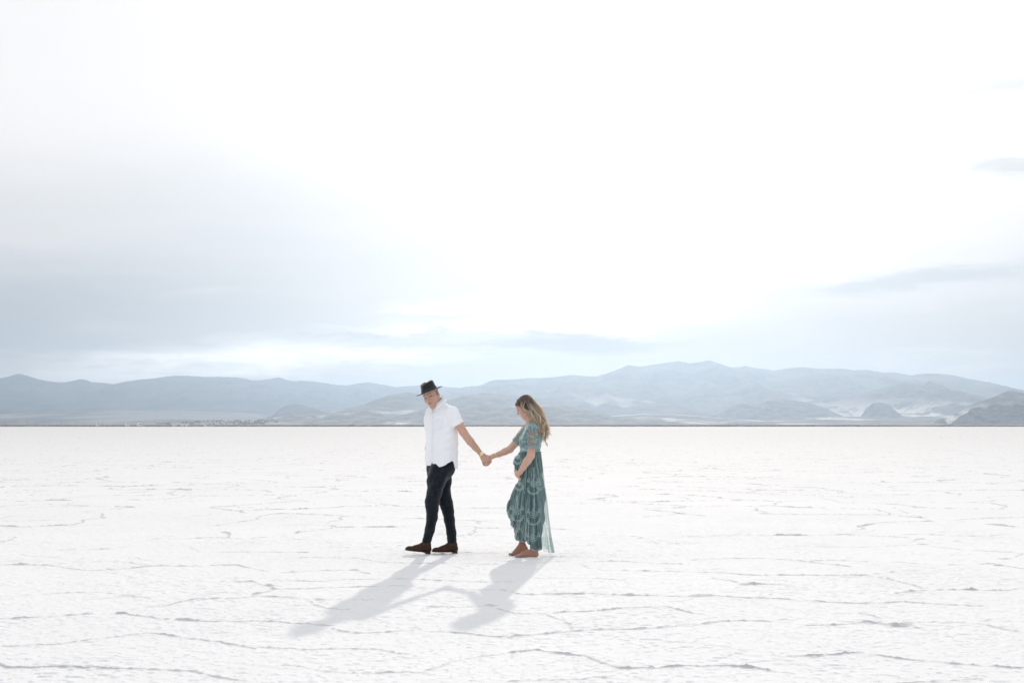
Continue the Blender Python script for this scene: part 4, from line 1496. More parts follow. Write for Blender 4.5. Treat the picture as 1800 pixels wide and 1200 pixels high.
        V.append(Pp(.5, 0, .0125)); V.append(Pp(.5, 0, .0045))
        tri = [(2 * n, i, (i + 1) % n) for i in range(n)] + [(2 * n + 1, n + (i + 1) % n, n + i) for i in range(n)]
        so2 = link('sole', mesh_np('sole', np.array(V), [np.array(F_), np.array(tri)], False), mat_sole, so_)
        hv, hf = [], []
        for h0 in (.006, -.009):
            for i in range(20):
                a = 2 * math.pi * i / 20
                hv.append(Pp(.135 + .125 * math.cos(a) * (1 if math.cos(a) < 0 else .75), .032 * math.sin(a), h0))
        for i in range(20):
            j = (i + 1) % 20
            hf.append((i, j, 20 + j, 20 + i))
        hv.append(Pp(.13, 0, -.009))
        link('heel', mesh_np('heel', np.array(hv), [np.array(hf), np.array([(40, 20 + (i + 1) % 20, 20 + i) for i in range(20)])], False), mat_sole, so_)
        # laces
        lv, lf = [], []
        for q in range(3):
            a0, h0 = .36 + q * .075, .104 - q * .017
            prev = None
            ring0 = len(lv)
            for i in range(9):
                t = i / 8 - .5
                pc_ = Pp(a0, t * .046, h0 - .050 * t * t * 4 * .32)
                for w in range(5):
                    an = 2 * math.pi * w / 5
                    lv.append(pc_ + f * .0026 * math.cos(an) + up * .0026 * math.sin(an))
                if i:
                    b0 = ring0 + (i - 1) * 5
                    for w in range(5):
                        x_ = (w + 1) % 5
                        lf.append((b0 + w, b0 + x_, b0 + 5 + x_, b0 + 5 + w))
        link('lace', mesh_np('lace', np.array(lv), np.array(lf), True), simple_mat('lace_cord', (0.10, 0.05, 0.03), 0.8), so_)
        return so_
    shoe((757.8, 971.6), (-.985, -.17), -.045, math.radians(6.5), .278)
    shoe((804.6, 971.2), (-.992, -.12), .055, math.radians(.5), .280)
    # ---- wrist watch
    wd = unit(M(850, 803, -.045) - M(838, 788, -.065))
    wc = M(846.6, 797.6, -.047)
    e1 = unit(np.cross(wd, (0, 1, 0)))
    e2 = np.cross(wd, e1)
    V, F_ = [], []
    n = 32
    for i in range(n):
        a = 2 * math.pi * i / n
        for w, rr_ in ((-.0095, .0300), (.0095, .0300), (.0095, .0272), (-.0095, .0272)):
            V.append(wc + wd * w + e1 * math.cos(a) * rr_ * 1.02 + e2 * math.sin(a) * rr_ * .92)
    for i in range(n):
        j = (i + 1) % n
        for q_ in range(4):
            r_ = (q_ + 1) % 4
            F_.append((i * 4 + q_, j * 4 + q_, j * 4 + r_, i * 4 + r_))
    gold = simple_mat('gold_tone', (0.95, 0.68, 0.30), 0.28, 0.9)
    wo = link('wristwatch', mesh_np('wristwatch', np.array(V), np.array(F_), False), gold, rt)
    # square pale dial on the back of the wrist, gold case round it
    nrm = unit((.10, -1, .25))
    bx = unit(wd - np.dot(wd, nrm) * nrm)
    by_ = np.cross(nrm, bx)
    dc = wc + nrm * .0300 + by_ * .004

    def slab(name, cc, a, b, t, mat, par):
        V = [cc + bx * sx * a + by_ * sy * b + nrm * sz * t for sz in (-1, 1) for sx, sy in ((-1, -1), (1, -1), (1, 1), (-1, 1))]
        F_ = [(0, 3, 2, 1), (4, 5, 6, 7), (0, 1, 5, 4), (1, 2, 6, 5), (2, 3, 7, 6), (3, 0, 4, 7)]
        return link(name, mesh_np(name, np.array(V), np.array(F_), False), mat, par)
    slab('watch_case', dc, .0165, .0185, .0045, gold, wo)
    slab('watch_dial', dc + nrm * .0052, .0130, .0150, .0010, simple_mat('dial_white', (0.85, 0.83, 0.78), 0.25), wo)
    # ring on the third finger
    V, F_ = [], []
    rc = (kn[2] + t1[2]) / 2
    rd = unit(t1[2] - kn[2])
    r1 = unit(np.cross(rd, (0, 1, 0)))
    r2 = np.cross(rd, r1)
    for i in range(20):
        a = 2 * math.pi * i / 20
        for w, rr_ in ((-.003, .0115), (.003, .0115), (.003, .0098), (-.003, .0098)):
            V.append(rc + rd * w + (r1 * math.cos(a) + r2 * math.sin(a)) * rr_)
    for i in range(20):
        j = (i + 1) % 20
        for q_ in range(4):
            r_ = (q_ + 1) % 4
            F_.append((i * 4 + q_, j * 4 + q_, j * 4 + r_, i * 4 + r_))
    link('ring', mesh_np('ring', np.array(V), np.array(F_), True), simple_mat('silver', (0.8, 0.8, 0.8), 0.25, 1.0), rt)
    return rt


build_man()

# ------------------------------------------------------------------ the woman
YW = 14.98


def W(px, py, dy=0.0):
    return np.array([(px - 900) / FPX * YW, YW + dy, CAM_H - (py - HZ) / FPX * YW])


def wpx(v):
    return 900 + v[:, 0] / YW * FPX, HZ + (CAM_H - v[:, 2]) / YW * FPX


def tube_mesh(strands, sides=4):
    """strands: list of (points(n,3), radii(n), colours(n,3))"""
    V, Fc, C = [], [], []
    off = 0
    ca = [(math.cos(2 * math.pi * i / sides), math.sin(2 * math.pi * i / sides)) for i in range(sides)]
    for P, R, K in strands:
        n = len(P)
        T = np.gradient(P, axis=0)
        T /= np.linalg.norm(T, axis=1)[:, None] + 1e-9
        A = np.cross(T, np.array((0.13, 1.0, 0.07)))
        A /= np.linalg.norm(A, axis=1)[:, None] + 1e-9
        B = np.cross(T, A)
        ring = np.stack([P + (A * c + B * s) * R[:, None] for c, s in ca], 1)
        V.append(ring.reshape(-1, 3))
        C.append(np.repeat(K, sides, axis=0))
        i = np.arange(n - 1)[:, None] * sides
        j = np.arange(sides)[None, :]
        jn = (j + 1) % sides
        Fc.append(np.stack([(i + j), (i + jn), (i + sides + jn), (i + sides + j)], 2).reshape(-1, 4) + off)
        off += n * sides
    return np.concatenate(V), np.concatenate(Fc), np.concatenate(C)


def spline(pts, n):
    """Catmull-Rom through points"""
    P = np.array(pts, float)
    P = np.vstack([2 * P[0] - P[1], P, 2 * P[-1] - P[-2]])
    m = len(P) - 3
    t = np.linspace(0, m - 1e-6, n)
    i = t.astype(int)
    u = (t - i)[:, None]
    p0, p1, p2, p3 = P[i], P[i + 1], P[i + 2], P[i + 3]
    return 0.5 * ((2 * p1) + (-p0 + p2) * u + (2 * p0 - 5 * p1 + 4 * p2 - p3) * u ** 2 + (-p0 + 3 * p1 - 3 * p2 + p3) * u ** 3)


def build_woman():
    rng = np.random.RandomState(11)
    rt = root('person', (float(W(932, 978)[0]), YW, 0.0),
              'pregnant barefoot woman with long wavy blonde hair in an embroidered teal maxi dress', 'person',
              'couple walking hand in hand')
    kk = .93
    hd = Head(W(923.8, 715.6, 0), (-.06, -1, 0), (-.87, -.05, -.48), (-.47, 0, .88), kk)
    D = SDF((-.30, YW - .34, -0.01), (.36, YW + .34, 1.72), 0.0040)
    hd.build(D, True)
    D.chain([(hd.p(0, -.034, -.050), .042), (W(931, 736, .0), .043), (W(934, 744, .01), .052), (W(934, 750), .070)], .02)
    z = lambda y: float(W(0, y)[2])
    x = lambda q: float(W(q, 0)[0])
    D.stack([(z(850), x(933), YW, .095, .12, 0), (z(832), x(929), YW, .105, .11, 0), (z(812), x(927.5), YW, .105, .11, 0),
             (z(795), x(931.5), YW, .080, .105, 0), (z(775), x(932.5), YW, .080, .11, 0), (z(760), x(933), YW, .075, .12, 0), (z(750), x(933.5), YW, .06, .11, 0)], .02)
    shn, shf = W(936, 753.5, -.155), W(929, 753, .155)
    D.cap(shn, shf, .046, .046, .025)
    # near arm: elbow back, hand gathering the skirt under the belly
    el, wr = W(932.5, 800, -.215), W(914.2, 828.5, -.185)
    D.chain([(shn, .046), (W(934.5, 780, -.20), .043), (el, .040)], .012)
    D.chain([(el, .040), (W(926.5, 809, -.215), .0405), (W(920, 819, -.20), .033), (wr, .0245)], .012)
    pm = W(909.6, 831.5, -.180)
    D.cap(wr, pm, .025, .027, .010, flat=((.1, 1, 0), .62))
    D.ell(W(909.8, 831.5, -.180), (.030, .016, .028), [unit((.83, 0, .56)), (0, 1, 0), unit((-.56, 0, .83))], .008)
    kn = [W(905.5, 828.5, -.175), W(906.0, 831.8, -.182), W(908.0, 834.5, -.185), W(910.8, 836.2, -.182)]
    m1 = [W(906.5, 834, -.165), W(909.0, 836.5, -.178), W(911.0, 838.0, -.184), W(912.8, 838.8, -.182)]
    m2 = [W(909.5, 838, -.160), W(912.0, 840.2, -.172), W(913.4, 841.2, -.178), W(914.4, 841.2, -.176)]
    for a, b, c in zip(kn, m1, m2):
        D.cap(pm + (a - pm) * .3, a, .011, .0095, .006)
        finger(D, [a, b, c], .0083, .003)
    finger(D, [W(909, 828.5, -.165), W(905.8, 826.2, -.150), W(904.0, 826.4, -.135)], .0098, .005)
    # far arm reaching forward to his hand
    elf, wrf = W(896.5, 790.0, .235), W(867.5, 801.6, .225)
    D.chain([(shf, .046), (W(916, 768, .185), .043), (elf, .0385)], .012)
    D.chain([(elf, .0385), (W(888, 793.8, .235), .0375), (W(877, 798.8, .232), .030), (wrf, .0235)], .012)
    ph = W(861.8, 804.8, .226)
    D.cap(wrf, ph, .0240, .027, .010, flat=((.1, 1, 0), .62))
    D.ell(W(860.5, 805.5, .226), (.030, .014, .026), [unit((.80, 0, .60)), (0, 1, 0), unit((-.60, 0, .80))], .008)
    hk = [W(857.5, 803.0, .226), W(856.5, 806.0, .226), W(857.0, 809.0, .226), W(858.5, 811.5, .226)]
    for i, a in enumerate(hk):
        # her fingers pass between his knuckles and lie on the back of his hand
        D.cap(ph + (a - ph) * .3, a, .010, .0088, .005)
    for i, (b, c_) in enumerate((((862.6, 808.2), (860.9, 811.0)), ((859.3, 811.4), (857.4, 813.6)), ((855.4, 813.4), (853.4, 814.9)), ((851.0, 813.4), (849.4, 813.8)))):
        finger(D, [hk[i] * .4 + ph * .6, W(b[0], b[1], .205), W(b[0] - .6, b[1] + .2, .170), W(c_[0] - .5, c_[1] - 2.2, .160)], .0078, .003)
    finger(D, [W(865.0, 803.0, .205), W(864.0, 806.2, .180), W(862.8, 809.0, .168)], .0090, .005)
    # legs and bare feet
    hn, hf = W(934, 845, -.08), W(926, 845, .08)
    knn, knf = W(921, 900, -.10), W(903, 892, .09)
    ann, anf = W(939.8, 961.5, -.11), W(918.2, 955.0, .10)
    D.chain([(hn, .060), (knn, .042), (W(934, 925, -.105), .036), (ann, .0300)], .015)
    D.chain([(hf, .060), (knf, .038), (W(912, 925, .095), .036), (anf, .0290)], .015)

    def foot(an, heel, ball, toe, side):
        """an ankle, heel / ball / toe: points at sole height"""
        f = unit(toe - heel)
        up = np.array((0, 0, 1.0))
        sd = unit(np.cross(up, f)) * side          # towards the little toe
        D.cap(an, heel + up * .030 + f * .012, .029, .026, .015)
        D.cap(heel + up * .022 + f * .008, ball + up * .022 - f * .02, .0225, .024, .015)
        D.cap(an - up * .018 + f * .012, ball + up * .024, .027, .019, .020)
        D.ell(ball + up * .017, (.038, .038, .017), [f, sd, np.cross(f, sd)], .012)
        # toes
        for q, (off, ln, r) in enumerate(((-.026, .050, .0115), (-.008, .049, .0085), (.006, .044, .0080), (.019, .037, .0075), (.030, .029, .0072))):
            a = ball + sd * off * .92 + up * .013
            b = ball + sd * off + f * ln + (toe - ball) * .0
            b = b + up * (.011 + .0)
            b[2] += (toe[2] - ball[2]) * (ln / .05)
            D.cap(a, b, r * 1.1, r, .005)
    g = .001
    hn_, bn_, tn_ = W(943.8, 0, -.115), W(916, 0, -.125), W(904.5, 0, -.13)
    for p_ in (hn_, bn_, tn_):
        p_[2] = g
    foot(ann, hn_, bn_, tn_, 1)
    hf_, bf_, tf_ = W(925.8, 0, .10), W(903.5, 0, .095), W(891.5, 0, .09)
    hf_[2], bf_[2], tf_[2] = .040, g, .010
    foot(anf, hf_, bf_, tf_, -1)

    def col(v, n, c):
        c[:] = c * (1 + .10 * noise3(v, 26, 5)[:, None])
        c = hd.paint(v, c, (0.42, 0.14, 0.14), (0.20, 0.12, 0.09), (0.07, 0.045, 0.04), blush=(0.66, 0.30, 0.25))
        px, py = wpx(v)
        low = sstep(930, 950, py)[:, None]          # sun-tanned, dusty feet
        c = c * (1 - low) + np.array((0.36, 0.17, 0.115)) * low
        return c
    part('body', D, SKIN_F, mat_skin, rt, 1, colfn=col)

    # ---- dress -------------------------------------------------------------
    TEAL = np.array((0.108, 0.163, 0.164))
    PALE = np.array((0.44, 0.57, 0.55))
    DEEP = np.array((0.042, 0.088, 0.098))

    def motif_curves():
        """embroidery on the cloth, in photo pixels: (points, width)"""
        cv = []

        def arc(cx, cy, rx, ry, a0, a1, w=.45, n=14):
            cv.append(([(cx + rx * math.cos(math.radians(a0 + (a1 - a0) * i / n)), cy + ry * math.sin(math.radians(a0 + (a1 - a0) * i / n))) for i in range(n + 1)], w))

        def scallop(cx, cy, r):
            for k_ in (0, 1.3, 2.6):
                arc(cx, cy, r + k_, r * .80 + k_, 5, 175, .40)
            arc(cx - r - 1.0, cy - 1.0, 1.7, 1.7, 90, 330, .4, 8)
            arc(cx + r + 1.0, cy - 1.0, 1.7, 1.7, -150, 90, .4, 8)

        def rose(cx, cy, r):
            for k_ in range(6):
                a = k_ * 60 + 15
                arc(cx + r * .62 * math.cos(math.radians(a)), cy + r * .62 * math.sin(math.radians(a)), r * .42, r * .38, a - 120, a + 120, .40, 8)
            arc(cx, cy, r * .40, r * .36, 0, 360, .38, 10)
            arc(cx, cy, r * .14, r * .14, 0, 360, .35, 6)

        def leafv(cx, y0, y1, lean=0.0, s=2.2):
            n = max(2, int(abs(y1 - y0) / 3.1))
            pts = []
            for i in range(n + 1):
                t = i / n
                y = y0 + (y1 - y0) * t
                xx_ = cx + lean * t + .8 * math.sin(t * 5)
                pts.append((xx_, y))
                sc = s * (1 - .45 * t)
                cv.append(([(xx_, y), (xx_ + sc * .9, y - sc * 1.0)], .50))
                cv.append(([(xx_, y + .5), (xx_ - sc * .9, y - sc * .6)], .50))
            cv.append((pts, .28))

        def spray(cx, cy, sg):
            for a, l in ((-70, 6.5), (-40, 6), (-12, 5)):
                ex, ey_ = cx + sg * l * math.cos(math.radians(a)), cy + l * math.sin(math.radians(a))
                cv.append(([(cx, cy), (ex, ey_)], .34))
                cv.append(([(ex - sg * .6, ey_ + 1.2), (ex + sg * .5, ey_ - 1.3)], .62))
        # three tiers of scallop, rose and leaf, on the two panels
        for cx, cy, r, rs, top in ((908.5, 908, 8.6, 6.2, 871), (937.5, 913, 9.0, 6.8, 876), (937.5, 860, 8.5, 5.5, 822), (912.5, 856, 5.2, 3.4, 843),
                                   (910, 810, 5.5, 4.0, 796), (949.5, 856, 3.8, 4.4, 832), (937, 955, 7.5, 6.3, 925), (958, 960, 4.5, 4.5, 932), (911, 941, 4.2, 3.0, 930)):
            if cy not in (955, 960, 941):
                scallop(cx, cy - 2, r)
            rose(cx, cy - 11 if r > 7 else cy - 8, rs)
            leafv(cx, (cy - 11 if r > 7 else cy - 8) - rs - .5, top, 1.2)
            if r > 7:
                spray(cx - rs, cy - 14, -1)
                spray(cx + rs, cy - 14, 1)
        # trims: vertical lace bands, waist and hem bands
        for p, w in (([(925, 880), (922.5, 905), (919, 938)], .35), ([(926.5, 875), (925.6, 905), (924, 948)], .35), ([(901, 905), (915, 935), (927, 950)], .35),
                     ([(891.5, 898), (900, 922), (907.5, 949)], .35), ([(893.5, 896), (903, 921), (910, 947)], .3),
                     ([(907, 948), (915, 951.5), (925.5, 951.5)], .7), ([(934, 963), (942, 965.5), (950.5, 962)], .8), ([(934, 965.3), (942, 967.2), (950.5, 964.5)], .35),
                     ([(921, 841), (914, 862), (909, 877)], .3), ([(918, 841), (917, 850), (922, 866)], .35), ([(912.5, 842), (916.5, 852)], .35)):
            cv.append((p, w))
        return cv
    CV = motif_curves()

    def paint_cloth(v, n, c, seed=0, curves=True, base=TEAL, pleat=1.0):
        px, py = wpx(v)
        w = noise3(v, 11, 81 + seed)
        c = base[None] * (1 + .35 * w[:, None])
        # gathered tulle: long thin threads of light and dark running down the cloth
        fan = (px - 931) / np.maximum(8 + (py - 770) * .19, 6)
        th = fbm(fan * 16 + seed, py * .018, 91, 3, .6)
        t1 = sstep(.56, .72, th)[:, None] * pleat
        t2 = sstep(.46, .30, th)[:, None] * pleat
        c = c + (PALE - c) * .42 * t1
        c = c + (DEEP - c) * .75 * t2
        if curves:
            d = np.full(len(v), 9.0)
            qx = px + .5 * (fbm(px * .4, py * .4, 95, 2) - .5)
            qy = py
            for pts, wd in CV:
                a = np.array(pts)
                k = (qx > a[:, 0].min() - 2) & (qx < a[:, 0].max() + 2) & (qy > a[:, 1].min() - 2) & (qy < a[:, 1].max() + 2)
                k = np.nonzero(k)[0]
                if not len(k):
                    continue
                dd = np.full(len(k), 9.0)
                for (x0, y0), (x1, y1) in zip(pts[:-1], pts[1:]):
                    L2 = (x1 - x0) ** 2 + (y1 - y0) ** 2 + 1e-9
                    t = np.clip(((qx[k] - x0) * (x1 - x0) + (qy[k] - y0) * (y1 - y0)) / L2, 0, 1)
                    dd = np.minimum(dd, np.hypot(qx[k] - x0 - t * (x1 - x0), qy[k] - y0 - t * (y1 - y0)))
                d[k] = np.minimum(d[k], dd / wd)
            f = sstep(1.35, .65, d)[:, None] * .78
            c = c + (PALE - c) * f * .9
        return c
    mat_cloth = attr_mat('teal_tulle', 0.85, sheen=0.3, bump=0.30, bscale=420, spec=0.15)
    # bodice
    B = SDF((-.12, YW - .30, .98), (.36, YW + .30, 1.43), 0.0036)
    B.stack([(z(797.5), x(931.5), YW, .112, .138, 0), (z(791), x(931.8), YW, .109, .135, 0), (z(782), x(932.5), YW, .114, .140, 0), (z(772), x(933.2), YW, .120, .145, 0),
             (z(764), x(933.6), YW, .112, .150, 0), (z(756), x(934.2), YW, .092, .150, 0), (z(749), x(935.0), YW, .062, .130, 0)], .02)
    for sg in (-1, 1):
        B.ell(W(920.6, 773, sg * .072), (.052, .062, .060), None, .025)
    B.cap(shn + (.002, -.006, .004), W(935, 747.5, -.06), .052, .046, .02)
    B.cap(shf + (.002, .006, .004), W(934, 747.5, .06), .052, .046, .02)
    # deep V at the front: skin shows between the two wrapped edges
    nx_, nz_ = unit((-.86, .50))
    for t in np.linspace(0, 1, 9):
        px_, py_ = 928 - 11 * t, 742 + 27 * t
        B.cap(W(px_ - 1.5, py_ - .5, -.032 * (1 - t)), W(px_ - 1.5, py_ - .5, .032 * (1 - t)), .014 * (1 - t) + .008, None, .006, sub=True)
    B.cap(W(929, 739, -.035), W(929, 739, .035), .036, None, .01, sub=True)

    def bcol(v, n, c):
        px, py = wpx(v)
        c = paint_cloth(v, n, c, 3, False, base=np.array((0.17, 0.28, 0.285)), pleat=.5)
        lace = sstep(.50, .62, fbm(v[:, 0] * 95 + v[:, 1] * 60, v[:, 2] * 95, 97, 2, .5)) * sstep(.30, .42, fbm(v[:, 0] * 40 + v[:, 1] * 30, v[:, 2] * 40, 99, 2))
        c = c + (PALE - c) * (.75 * lace)[:, None]
        band = (np.abs(py - 791.5 - (px - 930) * .16) < 1.1) | (np.abs(py - 794.6 - (px - 930) * .16) < .6)
        c[band] = PALE * .9
        # V edge trim
        e = np.abs((px - (927 - 11.5 * (py - 743) / 27)) - 1.2) < 1.1
        c[e & (py < 772) & (n[:, 0] < .3)] = PALE * 1.15
        return c
    bo = part('bodice', B, TEAL, mat_cloth, rt, 1, colfn=bcol, disp=lambda v, n: noise3(v, 18, 83) * .008)
    # elbow-length lace sleeves
    mat_lace = attr_mat('sheer_lace', 0.85, trans=.35, alpha='attr', spec=.1)

    def sleeve(ctrs, name, rx, seed):
        nu, nv = 110, 90
        P = spline(ctrs, nv)
        T = np.gradient(P, axis=0)
        T /= np.linalg.norm(T, axis=1)[:, None]
        A = np.cross(T, (0, 1.0, 0))
        A /= np.linalg.norm(A, axis=1)[:, None]
        Bv = np.cross(T, A)
        th = np.linspace(0, 2 * math.pi, nu, endpoint=False)
        t = np.linspace(0, 1, nv)
        R = np.interp(t, [0, .25, .6, 1], rx)
        fold = 1 + (.02 + .10 * t[:, None] ** 1.5) * np.sin(th[None, :] * 7 + seed + 1.5 * t[:, None])
        V = P[:, None, :] + (A[:, None, :] * np.cos(th)[None, :, None] + Bv[:, None, :] * np.sin(th)[None, :, None]) * (R[:, None] * fold)[:, :, None]
        V[-6:] += T[-1] * (.006 * np.abs(np.sin(th * 9)))[None, :, None] * np.linspace(0, 1, 6)[:, None, None]
        V = V.reshape(-1, 3)
        i = np.arange(nv - 1)[:, None] * nu
        j = np.arange(nu)[None, :]
        jn = (j + 1) % nu
        F_ = np.stack([(i + j), (i + jn), (i + nu + jn), (i + nu + j)], 2).reshape(-1, 4)
        tt = np.repeat(t, nu)
        th2 = np.tile(th, nv)
        lace = sstep(.50, .60, fbm(th2 * 4.2 + seed * 3, tt * 15, 101 + seed, 3, .6))
        lace = np.maximum(lace, sstep(.86, .93, tt) * .8)
        lace = np.maximum(lace, sstep(.10, .04, tt))
        c = np.array((0.16, 0.25, 0.26))[None] + (np.array((0.34, 0.50, 0.50)) - np.array((0.16, 0.25, 0.26)))[None] * lace[:, None]
        me = mesh_np(name, V, F_, True, c)
        ca = me.color_attributes['Col']
        arr = np.ones((len(V), 4), dtype=np.float32)
        arr[:, :3] = c
        arr[:, 3] = .32 + .60 * lace
        ca.data.foreach_set('color', arr.ravel())
        return link(name, me, mat_lace, rt)
    sleeve([W(936.0, 750.5, -.150), W(936, 762, -.185), W(935, 775, -.200), W(933.0, 787.5, -.208)], 'sleeve', [.047, .060, .066, .063], 1)
    sleeve([W(929, 750.5, .150), W(923, 759, .172), W(915.5, 769, .188), W(907.5, 778.5, .200)], 'sleeve', [.047, .056, .055, .050], 2)

    # skirt: a gathered drape with a near panel reaching lower than the far one
    S = SDF((-.12, YW - .32, .05), (.42, YW + .30, 1.10), 0.0036)
    rows = [(793, 914.5, 951), (800, 908, 951.5), (806, 904, 952.3), (812, 902.6, 952.8), (818, 903.2, 953.2), (826, 905.2, 953.8), (834, 908.5, 954.2), (842, 911.2, 955),
            (850, 907.5, 956), (860, 902.5, 957), (872, 897, 957.8), (880, 893.6, 958), (888, 891, 958), (896, 890.5, 957.5), (904, 893, 956.5), (912, 896, 955.5)]
    dep = {793: .140, 800: .150, 806: .165, 812: .170, 818: .170, 826: .165, 834: .158, 842: .160, 850: .170, 860: .178, 872: .180, 880: .180, 888: .178, 896: .172, 904: .165, 912: .155}
    S.stack([(z(a), x((b + c) / 2), YW - .005, (c - b) / 2 / FPX * YW, dep[a], 0) for a, b, c in rows], .012, p=2.25)
    near = [(880, 905, 957.5), (900, 905, 956.8), (915, 908, 955.8), (930, 914.5, 954.2), (940, 919.5, 953.2), (950, 925.5, 952.4), (958, 929.8, 951.8), (969, 934.5, 951.4)]
    S.stack([(z(a), x((b + c) / 2), YW - .085, (c - b) / 2 / FPX * YW, .088 - .0003 * (a - 880), 0) for a, b, c in near], .012, p=2.3)
    far = [(880, 893, 940), (896, 890.6, 938), (905, 893.4, 935), (920, 898.6, 931), (935, 903.4, 929), (946, 907.0, 927), (956, 910, 926)]
    S.stack([(z(a), x((b + c) / 2), YW + .085, (c - b) / 2 / FPX * YW, .088 - .0003 * (a - 880), 0) for a, b, c in far], .012, p=2.3)
    hxx = np.array([880, 906, 912, 920, 926, 930, 934, 938, 944, 951, 960.])
    hn2 = np.array([948, 949, 952, 953, 952, 958, 963.5, 966, 966.5, 963, 962.])
    S.cut(lambda X, Y, Z: np.interp(900 + X / YW * FPX, hxx, CAM_H - (hn2 - HZ) / FPX * YW) - Z)

    def kdisp(v, n):
        px, py = wpx(v)
        fan = (px - 931) / np.maximum(8 + (py - 770) * .19, 6) + v[:, 1] * .6
        w = noise3(v, 4, 85)
        amp = .0035 + .0045 * sstep(800, 880, py)
        d = amp * np.sin(fan * 21 + 5 * w) + .6 * amp * np.sin(fan * 47 + 9 * w)
        # pulls that radiate from the hand gathering the cloth
        an = np.arctan2(px - 914, py - 838)
        rr_ = np.hypot(px - 914, py - 838)
        d += .0032 * np.sin(an * 15 + w * 3) * np.exp(-((rr_ - 22) / 22) ** 2) * (n[:, 1] < .2)
        d += noise3(v, 9, 87) * .003
        return d
    so = part('skirt', S, TEAL, mat_cloth, rt, 1, colfn=lambda v, n, c: paint_cloth(v, n, c), disp=kdisp)

    # sheer outer layer trailing behind, lit through by the sun
    nu, nv = 190, 150
    t = np.linspace(0, 1, nv)
    pyv = 795 + t * 175
    xr = np.interp(pyv, [795, 820, 850, 880, 900, 930, 950, 970], [951.2, 954.2, 957.3, 961.5, 963.3, 967.2, 970, 973.6])
    xl = np.interp(pyv, [795, 850, 900, 940, 970], [944, 948, 950, 951.5, 953.5])
    dh = np.interp(pyv, [795, 850, 900, 970], [.125, .165, .180, .185])
    ph_ = np.linspace(-1, 1, nu)
    V = []
    for j in range(nv):
        a = ph_ * math.pi / 2 * 1.02
        edge = (np.cos(a) ** .75)
        fold = (.35 + 1.35 * t[j]) * (1.0 * np.sin(ph_ * 19 + 1.3 * math.sin(t[j] * 4)) + .6 * np.sin(ph_ * 43 + 2.0 * t[j])) * edge ** .5
        px_ = xl[j] + (xr[j] - xl[j]) * edge + fold * .75 * (xr[j] - xl[j]) / 20
        py_ = pyv[j] - (1 - edge) * 5.0 * t[j] ** 3
        V.append(np.stack([(px_ - 900) / FPX * YW, YW - .01 + dh[j] * np.sin(a), CAM_H - (py_ - HZ) / FPX * YW], 1))
    V = np.concatenate(V)
    i = np.arange(nv - 1)[:, None] * nu
    j = np.arange(nu - 1)[None, :]
    F_ = np.stack([(i + j), (i + j + 1), (i + nu + j + 1), (i + nu + j)], 2).reshape(-1, 4)
    px_, py_ = wpx(V)
    pp = np.tile(ph_, nv)
    th = fbm(pp * 34, py_ * .02, 111, 3, .6)
    thr = sstep(.56, .70, th)
    emb = sstep(.52, .60, fbm(pp * 30, py_ * .30, 113, 2)) * sstep(938, 948, py_) * sstep(968.5, 964, py_)
    hem = sstep(966.5, 968, py_)
    dens = np.clip(.30 + .45 * thr + .35 * emb + .4 * hem, 0, .92)
    c = np.array((0.42, 0.55, 0.53))[None] * (1 - .25 * thr[:, None])
    me = mesh_np('overskirt', V, F_, True, c)
    arr = np.ones((len(V), 4), dtype=np.float32)
    arr[:, :3] = c
    arr[:, 3] = dens
    me.color_attributes['Col'].data.foreach_set('color', arr.ravel())
    link('overskirt', me, attr_mat('sheer_tulle', 0.8, trans=.6, alpha='attr', spec=.1), rt, label='sheer pale outer layer trailing at the back')

    # ---- bracelets and necklace
    def ringmesh(c0, ax_, r, w, name, mat, fy=1.0):
        ax_ = unit(ax_)
        a1 = unit(np.cross(ax_, (0, 1, .1)))
        a2 = np.cross(ax_, a1)
        V, F_ = [], []
        for i_ in range(28):
            a = 2 * math.pi * i_ / 28
            cc = c0 + (a1 * math.cos(a) + a2 * math.sin(a) * fy) * r
            o = unit(cc - c0)
            for q in range(6):
                b = 2 * math.pi * q / 6
                V.append(cc + o * w * math.cos(b) + ax_ * w * math.sin(b))
        for i_ in range(28):
            j_ = (i_ + 1) % 28
            for q in range(6):
                q2 = (q + 1) % 6
                F_.append((i_ * 6 + q, j_ * 6 + q, j_ * 6 + q2, i_ * 6 + q2))
        return link(name, mesh_np(name, np.array(V), np.array(F_)), mat, rt)
    gold = simple_mat('fine_gold', (0.90, 0.66, 0.36), 0.3, 0.9)
    ringmesh(W(871.5, 800.6, .185), W(877, 798, .195) - wrf, .0275, .0016, 'bracelet', gold)
    ringmesh(W(873.5, 799.9, .188), W(877, 798, .195) - wrf, .0285, .0016, 'bracelet', simple_mat('pearl', (.85, .82, .78), .4))
    ringmesh(W(931.2, 741.0, .004), (-.42, 0, .9), .0500, .0014, 'necklace', gold)

    # ---- hair --------------------------------------------------------------
    H = SDF((-.10, YW - .22, 1.12), (.44, YW + .22, 1.76), .0045)
    H.ell(hd.p(0, -.014, .042), np.array((.084, .104, .087)) * kk, [hd.L, hd.F, hd.U], .02)
    H.ell(hd.p(0, .026, .062), np.array((.058, .056, .044)) * kk, [hd.L, hd.F, hd.U], .035)
    H.ell(hd.p(0, -.055, .0), np.array((.080, .060, .090)) * kk, [hd.L, hd.F, hd.U], .03)
    H.chain([(W(936, 716, 0), .062), (W(943, 732, 0), .066), (W(948, 748, 0), .060), (W(952, 764, 0), .048), (W(953, 778, 0), .026)], .03, flat=((0, 1, 0), 1.5))
    hl = lambda X, Y, Z: ((X - hd.c[0]) * hd.F[0] + (Y - hd.c[1]) * hd.F[1] + (Z - hd.c[2]) * hd.F[2]) * .80 - ((X - hd.c[0]) * hd.U[0] + (Y - hd.c[1]) * hd.U[1] + (Z - hd.c[2]) * hd.U[2]) * .62 - .030 * kk
    H.cut(hl)
    BR = np.array((0.105, 0.058, 0.040))
